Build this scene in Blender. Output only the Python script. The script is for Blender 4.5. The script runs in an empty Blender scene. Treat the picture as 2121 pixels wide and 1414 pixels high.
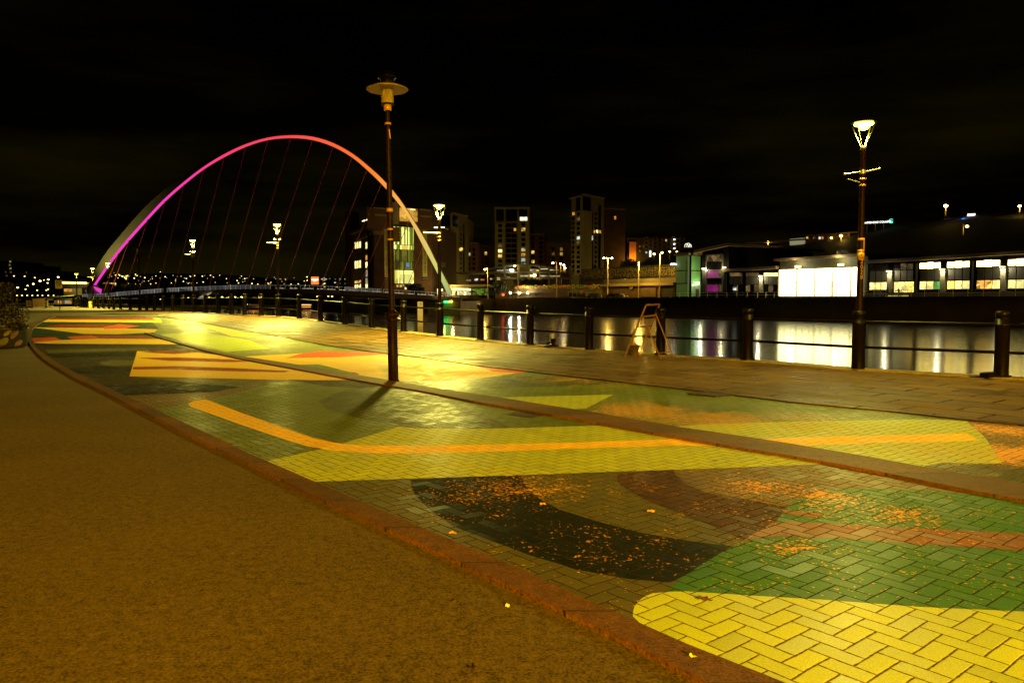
import bpy, bmesh, math, random
from mathutils import Vector, Matrix
from mathutils.geometry import tessellate_polygon
R = math.radians
random.seed(7)
S = bpy.context.scene
COL = S.collection

# ------------------------------------------------------------------ camera
CAM = Vector((0, 0, 1.6)); F = 1590.0; U0, V0 = 1060.5, 707.0
PITCH = math.atan(85 / F)
FWD = Vector((0, math.cos(PITCH), -math.sin(PITCH))); UPV = Vector((0, math.sin(PITCH), math.cos(PITCH)))
cd = bpy.data.cameras.new("camera"); cam = bpy.data.objects.new("camera", cd); COL.objects.link(cam)
cam.location = CAM; cam.rotation_euler = (math.pi / 2 - PITCH, 0, 0)
cd.sensor_width = 36; cd.lens = F / 2121 * 36; cd.clip_start = 0.1; cd.clip_end = 5000
S.camera = cam

def ray(u, v):
    return Vector(((u - U0) / F, 0, 0)) + UPV * (-(v - V0) / F) + FWD
def at(u, v, Y):
    d = ray(u, v); return CAM + d * (Y / d.y)
def zat(v, Y, u=U0):
    return at(u, v, Y).z

YB = [-40, 0, 22, 24, 26, 28, 30, 32, 34, 36, 38, 40, 42, 44, 46, 48, 50, 160]
def _ss(y):
    t = min(1, max(0, (y - 22) / 28)); return .65 * t * t * (3 - 2 * t)
GB = [_ss(y) for y in YB]
def g(y):
    if y <= YB[0]: return GB[0]
    for a in range(len(YB) - 1):
        if y <= YB[a + 1]:
            t = (y - YB[a]) / (YB[a + 1] - YB[a]); return GB[a] + t * (GB[a + 1] - GB[a])
    return GB[-1]
def gp(u, v, dz=0.0):
    d = ray(u, v); lo, hi = 0.5, 400.0
    for _ in range(60):
        m = (lo + hi) / 2; p = CAM + d * (m / d.y)
        if p.z > g(p.y) + dz: lo = m
        else: hi = m
    p = CAM + d * (lo / d.y); return Vector((p.x, p.y, g(p.y) + dz))

# ------------------------------------------------------------------ objects
def tag(o, label=None, cat=None, group=None, kind=None):
    if label: o["label"] = label
    if cat: o["category"] = cat
    if group: o["group"] = group
    if kind: o["kind"] = kind
    return o
def thing(name, label, cat, loc=(0, 0, 0), rz=0, group=None):
    o = bpy.data.objects.new(name, None); COL.objects.link(o)
    o.location = loc; o.rotation_euler = (0, 0, rz); o.empty_display_size = .2
    return tag(o, label, cat, group)
def copy_tree(o, parent=None):
    c = o.copy(); COL.objects.link(c)
    if parent: c.parent = parent
    for ch in list(o.children): copy_tree(ch, c)
    return c

class MB:
    def __init__(s): s.v = []; s.f = []; s.m = []; s.sm = []
    def add(s, vs, fs, mi=0, smooth=False):
        b = len(s.v); s.v += [tuple(v) for v in vs]
        for f in fs: s.f.append([b + i for i in f]); s.m.append(mi); s.sm.append(smooth)
        return s
    def box(s, c, d, rz=0, mi=0):
        x, y, z = d[0] / 2, d[1] / 2, d[2] / 2; ca, sa = math.cos(rz), math.sin(rz); vs = []
        for sz in (-z, z):
            for px, py in ((-x, -y), (x, -y), (x, y), (-x, y)):
                vs.append((c[0] + px * ca - py * sa, c[1] + px * sa + py * ca, c[2] + sz))
        return s.add(vs, [(3, 2, 1, 0), (4, 5, 6, 7), (0, 1, 5, 4), (1, 2, 6, 5), (2, 3, 7, 6), (3, 0, 4, 7)], mi)
    def prism(s, pts, z0, z1, mi=0):
        n = len(pts); a = sum(pts[i][0] * pts[(i + 1) % n][1] - pts[(i + 1) % n][0] * pts[i][1] for i in range(n))
        if a < 0: pts = pts[::-1]
        za = z0 if callable(z0) else (lambda p: z0); zb = z1 if callable(z1) else (lambda p: z1)
        vs = [(p[0], p[1], za(p)) for p in pts] + [(p[0], p[1], zb(p)) for p in pts]
        return s.add(vs, [tuple(range(n))[::-1], tuple(range(n, 2 * n))] + [(i, (i + 1) % n, n + (i + 1) % n, n + i) for i in range(n)], mi)
    def tube(s, p0, p1, r0, r1=None, n=8, mi=0):
        r1 = r0 if r1 is None else r1; p0 = Vector(p0); p1 = Vector(p1); d = (p1 - p0).normalized()
        a = d.orthogonal().normalized(); b = d.cross(a); vs = []
        for p, r in ((p0, r0), (p1, r1)):
            for i in range(n):
                t = 2 * math.pi * i / n; vs.append(p + a * (r * math.cos(t)) + b * (r * math.sin(t)))
        s.add(vs, [(i, (i + 1) % n, n + (i + 1) % n, n + i) for i in range(n)], mi, True)
        return s.add(vs, [tuple(range(n))[::-1], tuple(range(n, 2 * n))], mi)
    def path(s, pts, r, n=6, mi=0):
        for a, b in zip(pts, pts[1:]): s.tube(a, b, r, r, n, mi)
        return s
    def lathe(s, prof, n=20, c=(0, 0, 0), mi=0, smooth=True):
        vs = []; fs = []
        for r, z in prof:
            for i in range(n):
                t = 2 * math.pi * i / n; vs.append((c[0] + r * math.cos(t), c[1] + r * math.sin(t), c[2] + z))
        for k in range(len(prof) - 1):
            for i in range(n):
                j = (i + 1) % n; fs.append((k * n + i, k * n + j, (k + 1) * n + j, (k + 1) * n + i))
        s.add(vs, fs, mi, smooth)
        return s.add(vs, [tuple(range(n))[::-1], tuple(range((len(prof) - 1) * n, len(prof) * n))], mi)
    def ball(s, c, r, n=8, mi=0, sq=1):
        return s.lathe([(max(.001, r * math.sin(math.pi * k / n)), -r * sq * math.cos(math.pi * k / n)) for k in range(n + 1)], n + 2, c, mi)
    def build(s, name, mats, parent=None, loc=None):
        me = bpy.data.meshes.new(name); me.from_pydata(s.v, [], s.f); me.update()
        for m in (mats if isinstance(mats, (list, tuple)) else [mats]): me.materials.append(m)
        me.polygons.foreach_set("material_index", s.m); me.polygons.foreach_set("use_smooth", s.sm)
        o = bpy.data.objects.new(name, me); COL.objects.link(o)
        if parent:
            o.parent = parent
        if loc: o.location = loc
        return o

# ------------------------------------------------------------------ materials
_MC = {}
def nt(name):
    m = bpy.data.materials.new(name); m.use_nodes = True; m.node_tree.nodes.clear(); return m, m.node_tree.nodes, m.node_tree.links
def mat(name, col, rough=.6, var=.25, scale=3.0, metal=0, spec=.5, bump=0, col2=None):
    if name in _MC: return _MC[name]
    m, N, L = nt(name)
    out = N.new("ShaderNodeOutputMaterial"); b = N.new("ShaderNodeBsdfPrincipled"); L.new(b.outputs[0], out.inputs[0])
    tc = N.new("ShaderNodeTexCoord"); nz = N.new("ShaderNodeTexNoise"); nz.inputs["Scale"].default_value = scale; nz.inputs["Detail"].default_value = 5
    L.new(tc.outputs["Object"], nz.inputs["Vector"])
    rp = N.new("ShaderNodeValToRGB"); L.new(nz.outputs["Fac"], rp.inputs[0])
    c2 = col2 or tuple(c * (1 + var) for c in col)
    rp.color_ramp.elements[0].position = .3; rp.color_ramp.elements[1].position = .72
    rp.color_ramp.elements[0].color = (*[c * (1 - var) for c in col], 1); rp.color_ramp.elements[1].color = (*c2, 1)
    L.new(rp.outputs[0], b.inputs["Base Color"])
    b.inputs["Roughness"].default_value = rough; b.inputs["Metallic"].default_value = metal; b.inputs["Specular IOR Level"].default_value = spec
    if bump:
        bp = N.new("ShaderNodeBump"); bp.inputs["Strength"].default_value = bump; bp.inputs["Distance"].default_value = .02
        L.new(nz.outputs["Fac"], bp.inputs["Height"]); L.new(bp.outputs[0], b.inputs["Normal"])
    _MC[name] = m; return m
def emi(name, col, st, sample=False, var=0, scale=1.0, base=(.02, .02, .02)):
    if name in _MC: return _MC[name]
    m, N, L = nt(name)
    out = N.new("ShaderNodeOutputMaterial"); b = N.new("ShaderNodeBsdfPrincipled"); L.new(b.outputs[0], out.inputs[0])
    b.inputs["Base Color"].default_value = (*base, 1); b.inputs["Roughness"].default_value = .4
    b.inputs["Emission Color"].default_value = (*col, 1); b.inputs["Emission Strength"].default_value = st
    if var:
        tc = N.new("ShaderNodeTexCoord"); nz = N.new("ShaderNodeTexVoronoi"); nz.inputs["Scale"].default_value = scale
        L.new(tc.outputs["Object"], nz.inputs["Vector"])
        sp = N.new("ShaderNodeSeparateColor"); L.new(nz.outputs["Color"], sp.inputs[0])
        mr = N.new("ShaderNodeMapRange"); mr.inputs[3].default_value = st * (1 - var); mr.inputs[4].default_value = st * (1 + var * .6)
        L.new(sp.outputs[0], mr.inputs[0]); L.new(mr.outputs[0], b.inputs["Emission Strength"])
    m.cycles.emission_sampling = 'AUTO' if sample else 'NONE'
    _MC[name] = m; return m

def math_(N, L, op, a, b=None, c=None):
    n = N.new("ShaderNodeMath"); n.operation = op
    for i, x in enumerate((a, b, c)):
        if x is None: continue
        if isinstance(x, (int, float)): n.inputs[i].default_value = x
        else: L.new(x, n.inputs[i])
    return n.outputs[0]

def brick_group():
    G = bpy.data.node_groups.new("herringbone_paving", "ShaderNodeTree"); N, L = G.nodes, G.links
    for nm in ("joint", "rand", "flake", "fine", "wet", "height", "tilt"):
        G.interface.new_socket(nm, in_out='OUTPUT', socket_type='NodeSocketFloat')
    out = N.new("NodeGroupOutput"); ge = N.new("ShaderNodeNewGeometry"); M = lambda *a: math_(N, L, *a)
    mp = N.new("ShaderNodeMapping"); mp.vector_type = 'TEXTURE'; L.new(ge.outputs["Position"], mp.inputs["Vector"])
    mp.inputs["Rotation"].default_value = (0, 0, R(39)); w = .108; mp.inputs["Scale"].default_value = (w, w, 1)
    # slightly uneven laying
    nzw = N.new("ShaderNodeTexNoise"); nzw.inputs["Scale"].default_value = 3.2; L.new(ge.outputs["Position"], nzw.inputs["Vector"])
    vs = N.new("ShaderNodeVectorMath"); vs.operation = 'MULTIPLY_ADD'; vs.inputs[1].default_value = (.18, .18, 0); L.new(nzw.outputs["Color"], vs.inputs[0]); L.new(mp.outputs[0], vs.inputs[2])
    sx = N.new("ShaderNodeSeparateXYZ"); L.new(vs.outputs[0], sx.inputs[0])
    i = M('FLOOR', sx.outputs[0]); j = M('FLOOR', sx.outputs[1]); fx = M('SUBTRACT', sx.outputs[0], i); fy = M('SUBTRACT', sx.outputs[1], j)
    k = M('FLOORED_MODULO', M('SUBTRACT', i, j), 4.0); eq = lambda q: M('COMPARE', k, float(q), .1)
    e0, e1, e2, e3 = eq(0), eq(1), eq(2), eq(3)
    dl = M('MULTIPLY_ADD', e1, 9.0, fx); dr = M('MULTIPLY_ADD', e0, 9.0, M('SUBTRACT', 1.0, fx))
    db = M('MULTIPLY_ADD', e2, 9.0, fy); dt = M('MULTIPLY_ADD', e3, 9.0, M('SUBTRACT', 1.0, fy))
    d = M('MINIMUM', M('MINIMUM', dl, dr), M('MINIMUM', db, dt))
    nf = N.new("ShaderNodeTexNoise"); nf.inputs["Scale"].default_value = 38; nf.inputs["Detail"].default_value = 4; L.new(ge.outputs["Position"], nf.inputs["Vector"])
    dn = M('ADD', d, M('MULTIPLY', M('SUBTRACT', nf.outputs["Fac"], .5), .10))
    jr = N.new("ShaderNodeMapRange"); jr.inputs[1].default_value = .018; jr.inputs[2].default_value = .062; jr.inputs[3].default_value = 1; jr.inputs[4].default_value = 0
    L.new(dn, jr.inputs[0])
    cx = N.new("ShaderNodeCombineXYZ"); L.new(M('SUBTRACT', i, e1), cx.inputs[0]); L.new(M('SUBTRACT', j, e2), cx.inputs[1])
    wn = N.new("ShaderNodeTexWhiteNoise"); wn.noise_dimensions = '2D'; L.new(cx.outputs[0], wn.inputs["Vector"])
    sw = N.new("ShaderNodeSeparateColor"); L.new(wn.outputs["Color"], sw.inputs[0])
    lx = M('ADD', fx, e1); ly = M('ADD', fy, e2)
    tilt = M('MULTIPLY', M('ADD', M('MULTIPLY', M('SUBTRACT', sw.outputs[0], .5), lx), M('MULTIPLY', M('SUBTRACT', sw.outputs[1], .5), ly)), .108 * .07)
    nb = N.new("ShaderNodeTexNoise"); nb.inputs["Scale"].default_value = 30; nb.inputs["Detail"].default_value = 2; L.new(ge.outputs["Position"], nb.inputs["Vector"])
    tilt = M('ADD', tilt, M('MULTIPLY', nb.outputs["Fac"], .0030))
    # flaked paint: patchy, denser around worn spots
    dens = None
    for (u, v, rad, am) in FLAKE_SPOTS:
        p = gp(u, v); vd = N.new("ShaderNodeVectorMath"); vd.operation = 'DISTANCE'; L.new(ge.outputs["Position"], vd.inputs[0]); vd.inputs[1].default_value = p
        mr = N.new("ShaderNodeMapRange"); mr.interpolation_type = 'SMOOTHSTEP'; mr.inputs[1].default_value = 0; mr.inputs[2].default_value = rad; mr.inputs[3].default_value = am; mr.inputs[4].default_value = 0
        L.new(vd.outputs["Value"], mr.inputs[0]); dens = mr.outputs[0] if dens is None else M('MAXIMUM', dens, mr.outputs[0])
    n1 = N.new("ShaderNodeTexNoise"); n1.inputs["Scale"].default_value = 34; n1.inputs["Detail"].default_value = 3; n1.inputs["Roughness"].default_value = .55; L.new(ge.outputs["Position"], n1.inputs["Vector"])
    n2 = N.new("ShaderNodeTexNoise"); n2.inputs["Scale"].default_value = 2.2; n2.inputs["Detail"].default_value = 2; L.new(ge.outputs["Position"], n2.inputs["Vector"])
    n6 = N.new("ShaderNodeTexNoise"); n6.inputs["Scale"].default_value = 13; n6.inputs["Detail"].default_value = 5; n6.inputs["Roughness"].default_value = .6; L.new(ge.outputs["Position"], n6.inputs["Vector"])
    fl = M('ADD', M('MAXIMUM', n1.outputs["Fac"], M('SUBTRACT', n6.outputs["Fac"], .025)), M('MULTIPLY', M('SUBTRACT', n2.outputs["Fac"], .5), .25))
    fl = M('ADD', fl, M('MULTIPLY', M('SUBTRACT', wn.outputs["Value"], .5), .05))
    fm = N.new("ShaderNodeMapRange"); fm.inputs[1].default_value = .662; fm.inputs[2].default_value = .68; L.new(M('ADD', fl, dens), fm.inputs[0])
    n3 = N.new("ShaderNodeTexNoise"); n3.inputs["Scale"].default_value = 150; n3.inputs["Detail"].default_value = 2; L.new(ge.outputs["Position"], n3.inputs["Vector"])
    n4 = N.new("ShaderNodeTexNoise"); n4.inputs["Scale"].default_value = .55; n4.inputs["Detail"].default_value = 3; L.new(ge.outputs["Position"], n4.inputs["Vector"])
    h = M('ADD', M('MULTIPLY', jr.outputs[0], -1.0), M('ADD', M('MULTIPLY', n3.outputs["Fac"], .30), M('MULTIPLY', wn.outputs["Value"], .25)))
    for s_, o_ in zip((jr.outputs[0], wn.outputs["Value"], fm.outputs[0], n3.outputs["Fac"], n4.outputs["Fac"], h, tilt), out.inputs): L.new(s_, o_)
    return G

FLAKE_SPOTS = [(1040, 1008, .75, .13), (1180, 1010, .7, .08), (1420, 995, .6, .06), (1560, 1010, .7, .11), (1720, 1035, .6, .14), (1850, 1070, .6, .10),
               (1330, 850, 1.5, .24), (1480, 868, 1.5, .24), (1700, 885, 1.1, .18), (1950, 930, 1.1, .24), (2090, 940, 1.1, .26), (2080, 890, 1.0, .2), (1650, 865, 1.2, .14),
               (1250, 1150, .7, .04), (1640, 1125, .5, .08), (1190, 785, 1.6, .15), (1260, 797, 1.2, .1), (1000, 770, 1.0, .06), (780, 745, 2.0, .05), (2000, 1115, .6, .05), (1790, 922, .9, .13)]
BG = None
def paint(name, col, flake=1.0, joint=.9, jcol=(.030, .012, .003), rough=.56, fcol=(.74, .34, .03), spec=.5, coat=.1, speck=.55):
    global BG
    if name in _MC: return _MC[name]
    if BG is None: BG = brick_group()
    m, N, L = nt(name); M = lambda *a: math_(N, L, *a)
    out = N.new("ShaderNodeOutputMaterial"); b = N.new("ShaderNodeBsdfPrincipled"); L.new(b.outputs[0], out.inputs[0])
    gr = N.new("ShaderNodeGroup"); gr.node_tree = BG
    def mix(f, a, c):
        n = N.new("ShaderNodeMix"); n.data_type = 'RGBA'; n.clamp_factor = True
        for x, i in ((f, 0), (a, 6), (c, 7)):
            if isinstance(x, tuple): n.inputs[i].default_value = (*x, 1)
            elif isinstance(x, float): n.inputs[i].default_value = x
            else: L.new(x, n.inputs[i])
        return n.outputs[2]
    tone = M('ADD', M('MULTIPLY', gr.outputs["rand"], .10), M('MULTIPLY_ADD', gr.outputs["fine"], 1.3, .30))
    hsv = N.new("ShaderNodeMix"); hsv.data_type = 'RGBA'; hsv.blend_type = 'MULTIPLY'; hsv.inputs[0].default_value = 1; hsv.inputs[6].default_value = (*col, 1)
    cc = N.new("ShaderNodeCombineColor"); [L.new(tone, cc.inputs[i]) for i in range(3)]; L.new(cc.outputs[0], hsv.inputs[7])
    c = mix(M('MULTIPLY', gr.outputs["flake"], flake), hsv.outputs[2], fcol)
    c = mix(M('MULTIPLY', gr.outputs["joint"], joint), c, jcol)
    # pinhole specks where the paint missed
    sp = N.new("ShaderNodeMapRange"); sp.inputs[1].default_value = .70; sp.inputs[2].default_value = .76; L.new(gr.outputs["fine"], sp.inputs[0])
    c = mix(M('MULTIPLY', sp.outputs[0], speck), c, (.06, .03, .006))
    L.new(c, b.inputs["Base Color"])
    wr = N.new("ShaderNodeMapRange"); wr.inputs[1].default_value = .35; wr.inputs[2].default_value = .65; wr.inputs[3].default_value = rough - .08; wr.inputs[4].default_value = rough + .14
    L.new(gr.outputs["wet"], wr.inputs[0]); L.new(M('MULTIPLY_ADD', gr.outputs["joint"], .3, M('MULTIPLY_ADD', gr.outputs["rand"], .24, M('SUBTRACT', wr.outputs[0], .12))), b.inputs["Roughness"])
    L.new(M('MULTIPLY_ADD', gr.outputs["joint"], -spec * .95, spec), b.inputs["Specular IOR Level"]); L.new(M('MULTIPLY_ADD', gr.outputs["joint"], -coat, coat), b.inputs["Coat Weight"]); b.inputs["Coat Weight"].default_value = .10; b.inputs["Coat Roughness"].default_value = .32
    bp = N.new("ShaderNodeBump"); bp.inputs["Strength"].default_value = .8; bp.inputs["Distance"].default_value = .004
    L.new(gr.outputs["height"], bp.inputs["Height"]); b2 = N.new("ShaderNodeBump"); b2.inputs["Strength"].default_value = 1; b2.inputs["Distance"].default_value = 1; L.new(gr.outputs["tilt"], b2.inputs["Height"]); L.new(b2.outputs[0], bp.inputs["Normal"]); L.new(bp.outputs[0], b.inputs["Normal"])
    _MC[name] = m; return m

def grainy(name, col, scale, rough=.7, amt=.7, bump=.6, dist=.004, big=.25, spec=.4, stones=0):
    if name in _MC: return _MC[name]
    m, N, L = nt(name); M = lambda *a: math_(N, L, *a)
    out = N.new("ShaderNodeOutputMaterial"); b = N.new("ShaderNodeBsdfPrincipled"); L.new(b.outputs[0], out.inputs[0])
    ge = N.new("ShaderNodeNewGeometry")
    def nz(s, d):
        n = N.new("ShaderNodeTexNoise"); n.inputs["Scale"].default_value = s; n.inputs["Detail"].default_value = d; L.new(ge.outputs["Position"], n.inputs["Vector"]); return n.outputs["Fac"]
    a = nz(scale, 3); c = nz(.7, 4); e = nz(scale * .22, 3)
    t = M('ADD', M('MULTIPLY', M('SUBTRACT', a, .5), amt * 3), M('ADD', M('MULTIPLY', M('SUBTRACT', c, .5), big * 3), M('MULTIPLY', M('SUBTRACT', e, .5), amt * 1.4)))
    t = M('MAXIMUM', M('ADD', t, 1.0), .08)
    cc = N.new("ShaderNodeCombineColor"); [L.new(t, cc.inputs[i]) for i in range(3)]
    mx = N.new("ShaderNodeMix"); mx.data_type = 'RGBA'; mx.blend_type = 'MULTIPLY'; mx.inputs[0].default_value = 1; mx.inputs[6].default_value = (*col, 1); L.new(cc.outputs[0], mx.inputs[7])
    b.inputs["Roughness"].default_value = rough; b.inputs["Specular IOR Level"].default_value = spec
    if stones:
        at_ = N.new("ShaderNodeAttribute"); at_.attribute_name = "run"; q = M('DIVIDE', at_.outputs["Fac"], stones); fr = M('FRACT', q); e_ = M('MINIMUM', fr, M('SUBTRACT', 1.0, fr))
        jm = N.new("ShaderNodeMapRange"); jm.inputs[1].default_value = .006; jm.inputs[2].default_value = .016; jm.inputs[3].default_value = .12; jm.inputs[4].default_value = 1; L.new(M('ADD', e_, M('MULTIPLY', M('SUBTRACT', a, .5), .012)), jm.inputs[0])
        wn = N.new("ShaderNodeTexWhiteNoise"); wn.noise_dimensions = '1D'; L.new(M('FLOOR', q), wn.inputs["W"]); tone = M('MULTIPLY', jm.outputs[0], M('MULTIPLY_ADD', wn.outputs["Value"], .55, .7))
        c2 = N.new("ShaderNodeCombineColor"); [L.new(tone, c2.inputs[i]) for i in range(3)]
        m2 = N.new("ShaderNodeMix"); m2.data_type = 'RGBA'; m2.blend_type = 'MULTIPLY'; m2.inputs[0].default_value = 1; L.new(mx.outputs[2], m2.inputs[6]); L.new(c2.outputs[0], m2.inputs[7]); L.new(m2.outputs[2], b.inputs["Base Color"])
    else: L.new(mx.outputs[2], b.inputs["Base Color"])
    bp = N.new("ShaderNodeBump"); bp.inputs["Strength"].default_value = bump; bp.inputs["Distance"].default_value = dist; L.new(a, bp.inputs["Height"]); L.new(bp.outputs[0], b.inputs["Normal"])
    _MC[name] = m; return m

def flags_mat():
    m, N, L = nt("wet_flagstones"); M = lambda *a: math_(N, L, *a)
    out = N.new("ShaderNodeOutputMaterial"); b = N.new("ShaderNodeBsdfPrincipled"); L.new(b.outputs[0], out.inputs[0])
    ge = N.new("ShaderNodeNewGeometry"); mp = N.new("ShaderNodeMapping"); mp.vector_type = 'TEXTURE'; L.new(ge.outputs["Position"], mp.inputs["Vector"]); mp.inputs["Rotation"].default_value = (0, 0, R(128))
    br = N.new("ShaderNodeTexBrick"); L.new(mp.outputs[0], br.inputs["Vector"]); br.inputs["Scale"].default_value = 1
    br.inputs["Brick Width"].default_value = 1.05; br.inputs["Row Height"].default_value = .62; br.inputs["Mortar Size"].default_value = .024; br.inputs["Mortar Smooth"].default_value = .2; br.inputs["Bias"].default_value = -.2
    br.inputs["Color1"].default_value = (.115, .062, .011, 1); br.inputs["Color2"].default_value = (.062, .033, .006, 1); br.inputs["Mortar"].default_value = (.012, .006, .002, 1)
    nz = N.new("ShaderNodeTexNoise"); nz.inputs["Scale"].default_value = 60; nz.inputs["Detail"].default_value = 4; L.new(ge.outputs["Position"], nz.inputs["Vector"])
    n2 = N.new("ShaderNodeTexNoise"); n2.inputs["Scale"].default_value = 1.1; n2.inputs["Detail"].default_value = 4; L.new(ge.outputs["Position"], n2.inputs["Vector"])
    t = M('ADD', M('MULTIPLY', nz.outputs["Fac"], 1.1), M('MULTIPLY_ADD', n2.outputs["Fac"], .9, .0)); cc = N.new("ShaderNodeCombineColor"); [L.new(t, cc.inputs[i]) for i in range(3)]
    mx = N.new("ShaderNodeMix"); mx.data_type = 'RGBA'; mx.blend_type = 'MULTIPLY'; mx.inputs[0].default_value = 1; L.new(br.outputs["Color"], mx.inputs[6]); L.new(cc.outputs[0], mx.inputs[7]); L.new(mx.outputs[2], b.inputs["Base Color"])
    rr = N.new("ShaderNodeMapRange"); rr.inputs[1].default_value = .35; rr.inputs[2].default_value = .65; rr.inputs[3].default_value = .40; rr.inputs[4].default_value = .62; L.new(n2.outputs["Fac"], rr.inputs[0]); sep0 = N.new("ShaderNodeSeparateColor"); L.new(br.outputs["Color"], sep0.inputs[0]); L.new(M('ADD', rr.outputs[0], M('MULTIPLY', M('SUBTRACT', sep0.outputs[0], .072), 4.0)), b.inputs["Roughness"])
    n5 = N.new("ShaderNodeTexNoise"); n5.inputs["Scale"].default_value = 14; n5.inputs["Detail"].default_value = 3; L.new(ge.outputs["Position"], n5.inputs["Vector"])
    sep = N.new("ShaderNodeSeparateColor"); L.new(br.outputs["Color"], sep.inputs[0])
    h = M('ADD', M('MULTIPLY_ADD', sep.outputs[0], 14.0, M('MULTIPLY', br.outputs["Fac"], -1.6)), M('ADD', M('MULTIPLY', nz.outputs["Fac"], .35), M('ADD', M('MULTIPLY', n5.outputs["Fac"], .8), M('MULTIPLY', n2.outputs["Fac"], 1.2))))
    bp = N.new("ShaderNodeBump"); L.new(M('MULTIPLY_ADD', br.outputs["Fac"], -.21, .22), b.inputs["Specular IOR Level"]); bp.inputs["Strength"].default_value = .8; bp.inputs["Distance"].default_value = .012; L.new(h, bp.inputs["Height"]); L.new(bp.outputs[0], b.inputs["Normal"])
    return m

# common materials
BLACK_PAINT = mat("black_gloss_paint", (.004, .0025, .0015), .38, .5, 6, spec=.10, bump=.15)
POLE_PAINT = mat("worn_black_pole_paint", (.004, .002, .001), .45, .5, 14, spec=.06, bump=.2, col2=(.016, .005, .0015))
DARK = mat("dark_wall", (.012, .010, .007), .8, .4, .4)
DARKGLASS = mat("dark_window_glass", (.006, .006, .006), .12, .3, 1, spec=.6)
STEEL = mat("grey_steel", (.20, .19, .16), .35, .2, 5, metal=.7)
WHITE_BLADE = mat("pale_lamp_blade", (.06, .055, .04), .4, .1, 5)
SODIUM = (1.0, .50, .004); QUAYL = (1.0, .86, .15)

def light(kind, name, loc, W, col, size=.15, target=None, ang=100, blend=1.0):
    d = bpy.data.lights.new(name, kind); d.energy = W; d.color = col; d.shadow_soft_size = size
    o = bpy.data.objects.new(name, d); COL.objects.link(o); o.location = loc
    if kind == 'SPOT':
        d.spot_size = R(ang); d.spot_blend = blend; o.rotation_euler = (Vector(target) - Vector(loc)).to_track_quat('-Z', 'Y').to_euler()
    return o
# ================================================================== near quay: ground
def line(pts, dz=0.0, near=None, far=None):
    P = sorted([gp(u, v, dz) for u, v in pts], key=lambda p: p.y); Q = [(p.y, p.x) for p in P]
    q = [Q[0]]
    for a in Q[1:]:
        if a[0] - q[-1][0] > .02: q.append(a)
    def f(y):
        if y <= q[0][0]: a, b = q[0], q[min(2, len(q) - 1)]
        elif y >= q[-1][0]: a, b = q[-3], q[-1]
        else:
            for k in range(len(q) - 1):
                if y <= q[k + 1][0]: a, b = q[k], q[k + 1]; break
        return a[1] + (b[1] - a[1]) * (y - a[0]) / (b[0] - a[0])
    f.ymax = q[-1][0]; f.ymin = q[0][0]
    return f
K_OUT = line([(106, 654), (83, 661), (61, 670), (50, 686), (51, 696), (68, 721), (86, 740), (106, 754), (155, 782), (218, 811), (290, 848), (382, 895), (439, 922), (511, 955), (571, 985), (650, 1026), (703, 1047), (843, 1111), (911, 1141), (1013, 1190), (1168, 1262), (1285, 1317), (1379, 1366), (1475, 1414), (1560, 1460), (1700, 1530), (1900, 1640)], .03)
K_IN = line([(112, 656), (98, 661), (81, 670), (69, 679), (64, 690), (66, 699), (77, 721), (110, 745), (145, 765), (215, 798), (287, 831), (359, 864), (465, 912), (515, 938), (574, 962), (643, 992), (729, 1029), (843, 1077), (945, 1121), (1070, 1172), (1179, 1223), (1311, 1281), (1417, 1328), (1500, 1360), (1650, 1420), (1850, 1500), (2050, 1590)], .03)
MID_L = line([(296, 688), (312, 693), (495, 742), (600, 761), (724, 784), (813, 799), (873, 809), (979, 830), (1088, 849), (1197, 868), (1279, 883), (1362, 898), (1527, 926), (1598, 937), (1727, 959), (1856, 983), (1982, 1009), (2121, 1035), (2400, 1090)], .03)
MID_R = line([(298, 687), (318, 692), (500, 738), (632, 757), (740, 776), (806, 787), (900, 803), (1032, 822), (1124, 837), (1184, 846), (1312, 867), (1392, 882), (1527, 901), (1600, 912), (1678, 925), (1774, 941), (1906, 965), (2121, 1003), (2400, 1055)], .03)
GUT = line([(281, 652), (363, 660), (436, 671), (515, 686), (600, 700), (705, 719), (800, 731), (870, 739), (995, 757), (1131, 773), (1280, 790), (1400, 803.5), (1520, 817.5), (1651, 833), (1790, 846), (1860, 852), (1982, 866), (2121, 880), (2400, 908)], .02)
POST_PX = [(2073, 785), (1777, 768), (1548, 749), (1368, 738), (1220, 727), (1098, 717), (995, 707), (911, 698), (836, 689), (770, 681), (714, 673), (664, 667), (620, 661), (577, 657), (541, 655), (508, 653.5), (479, 652), (452, 650.5), (426, 649), (402, 647.5), (380, 646.6), (358, 645.8), (338, 645.2), (320, 644.6), (304, 644), (290, 643.4), (270, 642.4), (250, 641.4), (236, 640.6), (226, 640)]
posts = [gp(u, v) for u, v in POST_PX]
d0 = (posts[0] - posts[1]); d0 = Vector((3.1, -2.75, 0))
pre = [posts[0] + d0 * k for k in (1, 2, 3, 6, 20)]
for p in pre: p.z = g(p.y)
far = [Vector((-53.5, 97, .65)), Vector((-67.5, 118, .65)), Vector((-95, 160, .65))]
quay_pts = sorted([(p.y, p.x) for p in pre + posts + far])
def QX(y):
    q = quay_pts
    if y <= q[0][0]: a, b = q[0], q[1]
    elif y >= q[-1][0]: a, b = q[-2], q[-1]
    else:
        for k in range(len(q) - 1):
            if y <= q[k + 1][0]: a, b = q[k], q[k + 1]; break
    return a[1] + (b[1] - a[1]) * (y - a[0]) / (b[0] - a[0])
EDGE = lambda y: QX(y) + .42
rows = sorted(set([-40, -20, -8, -3, 0, 1] + [round(1.2 + .25 * i, 3) for i in range(84)] + YB[2:-1] + [22 + .5 * i for i in range(56)] + [52, 55, 58, 62, 66, 70, 75, 80, 86, 92, 97, 104, 111, 118, 130, 145, 160]))

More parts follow.
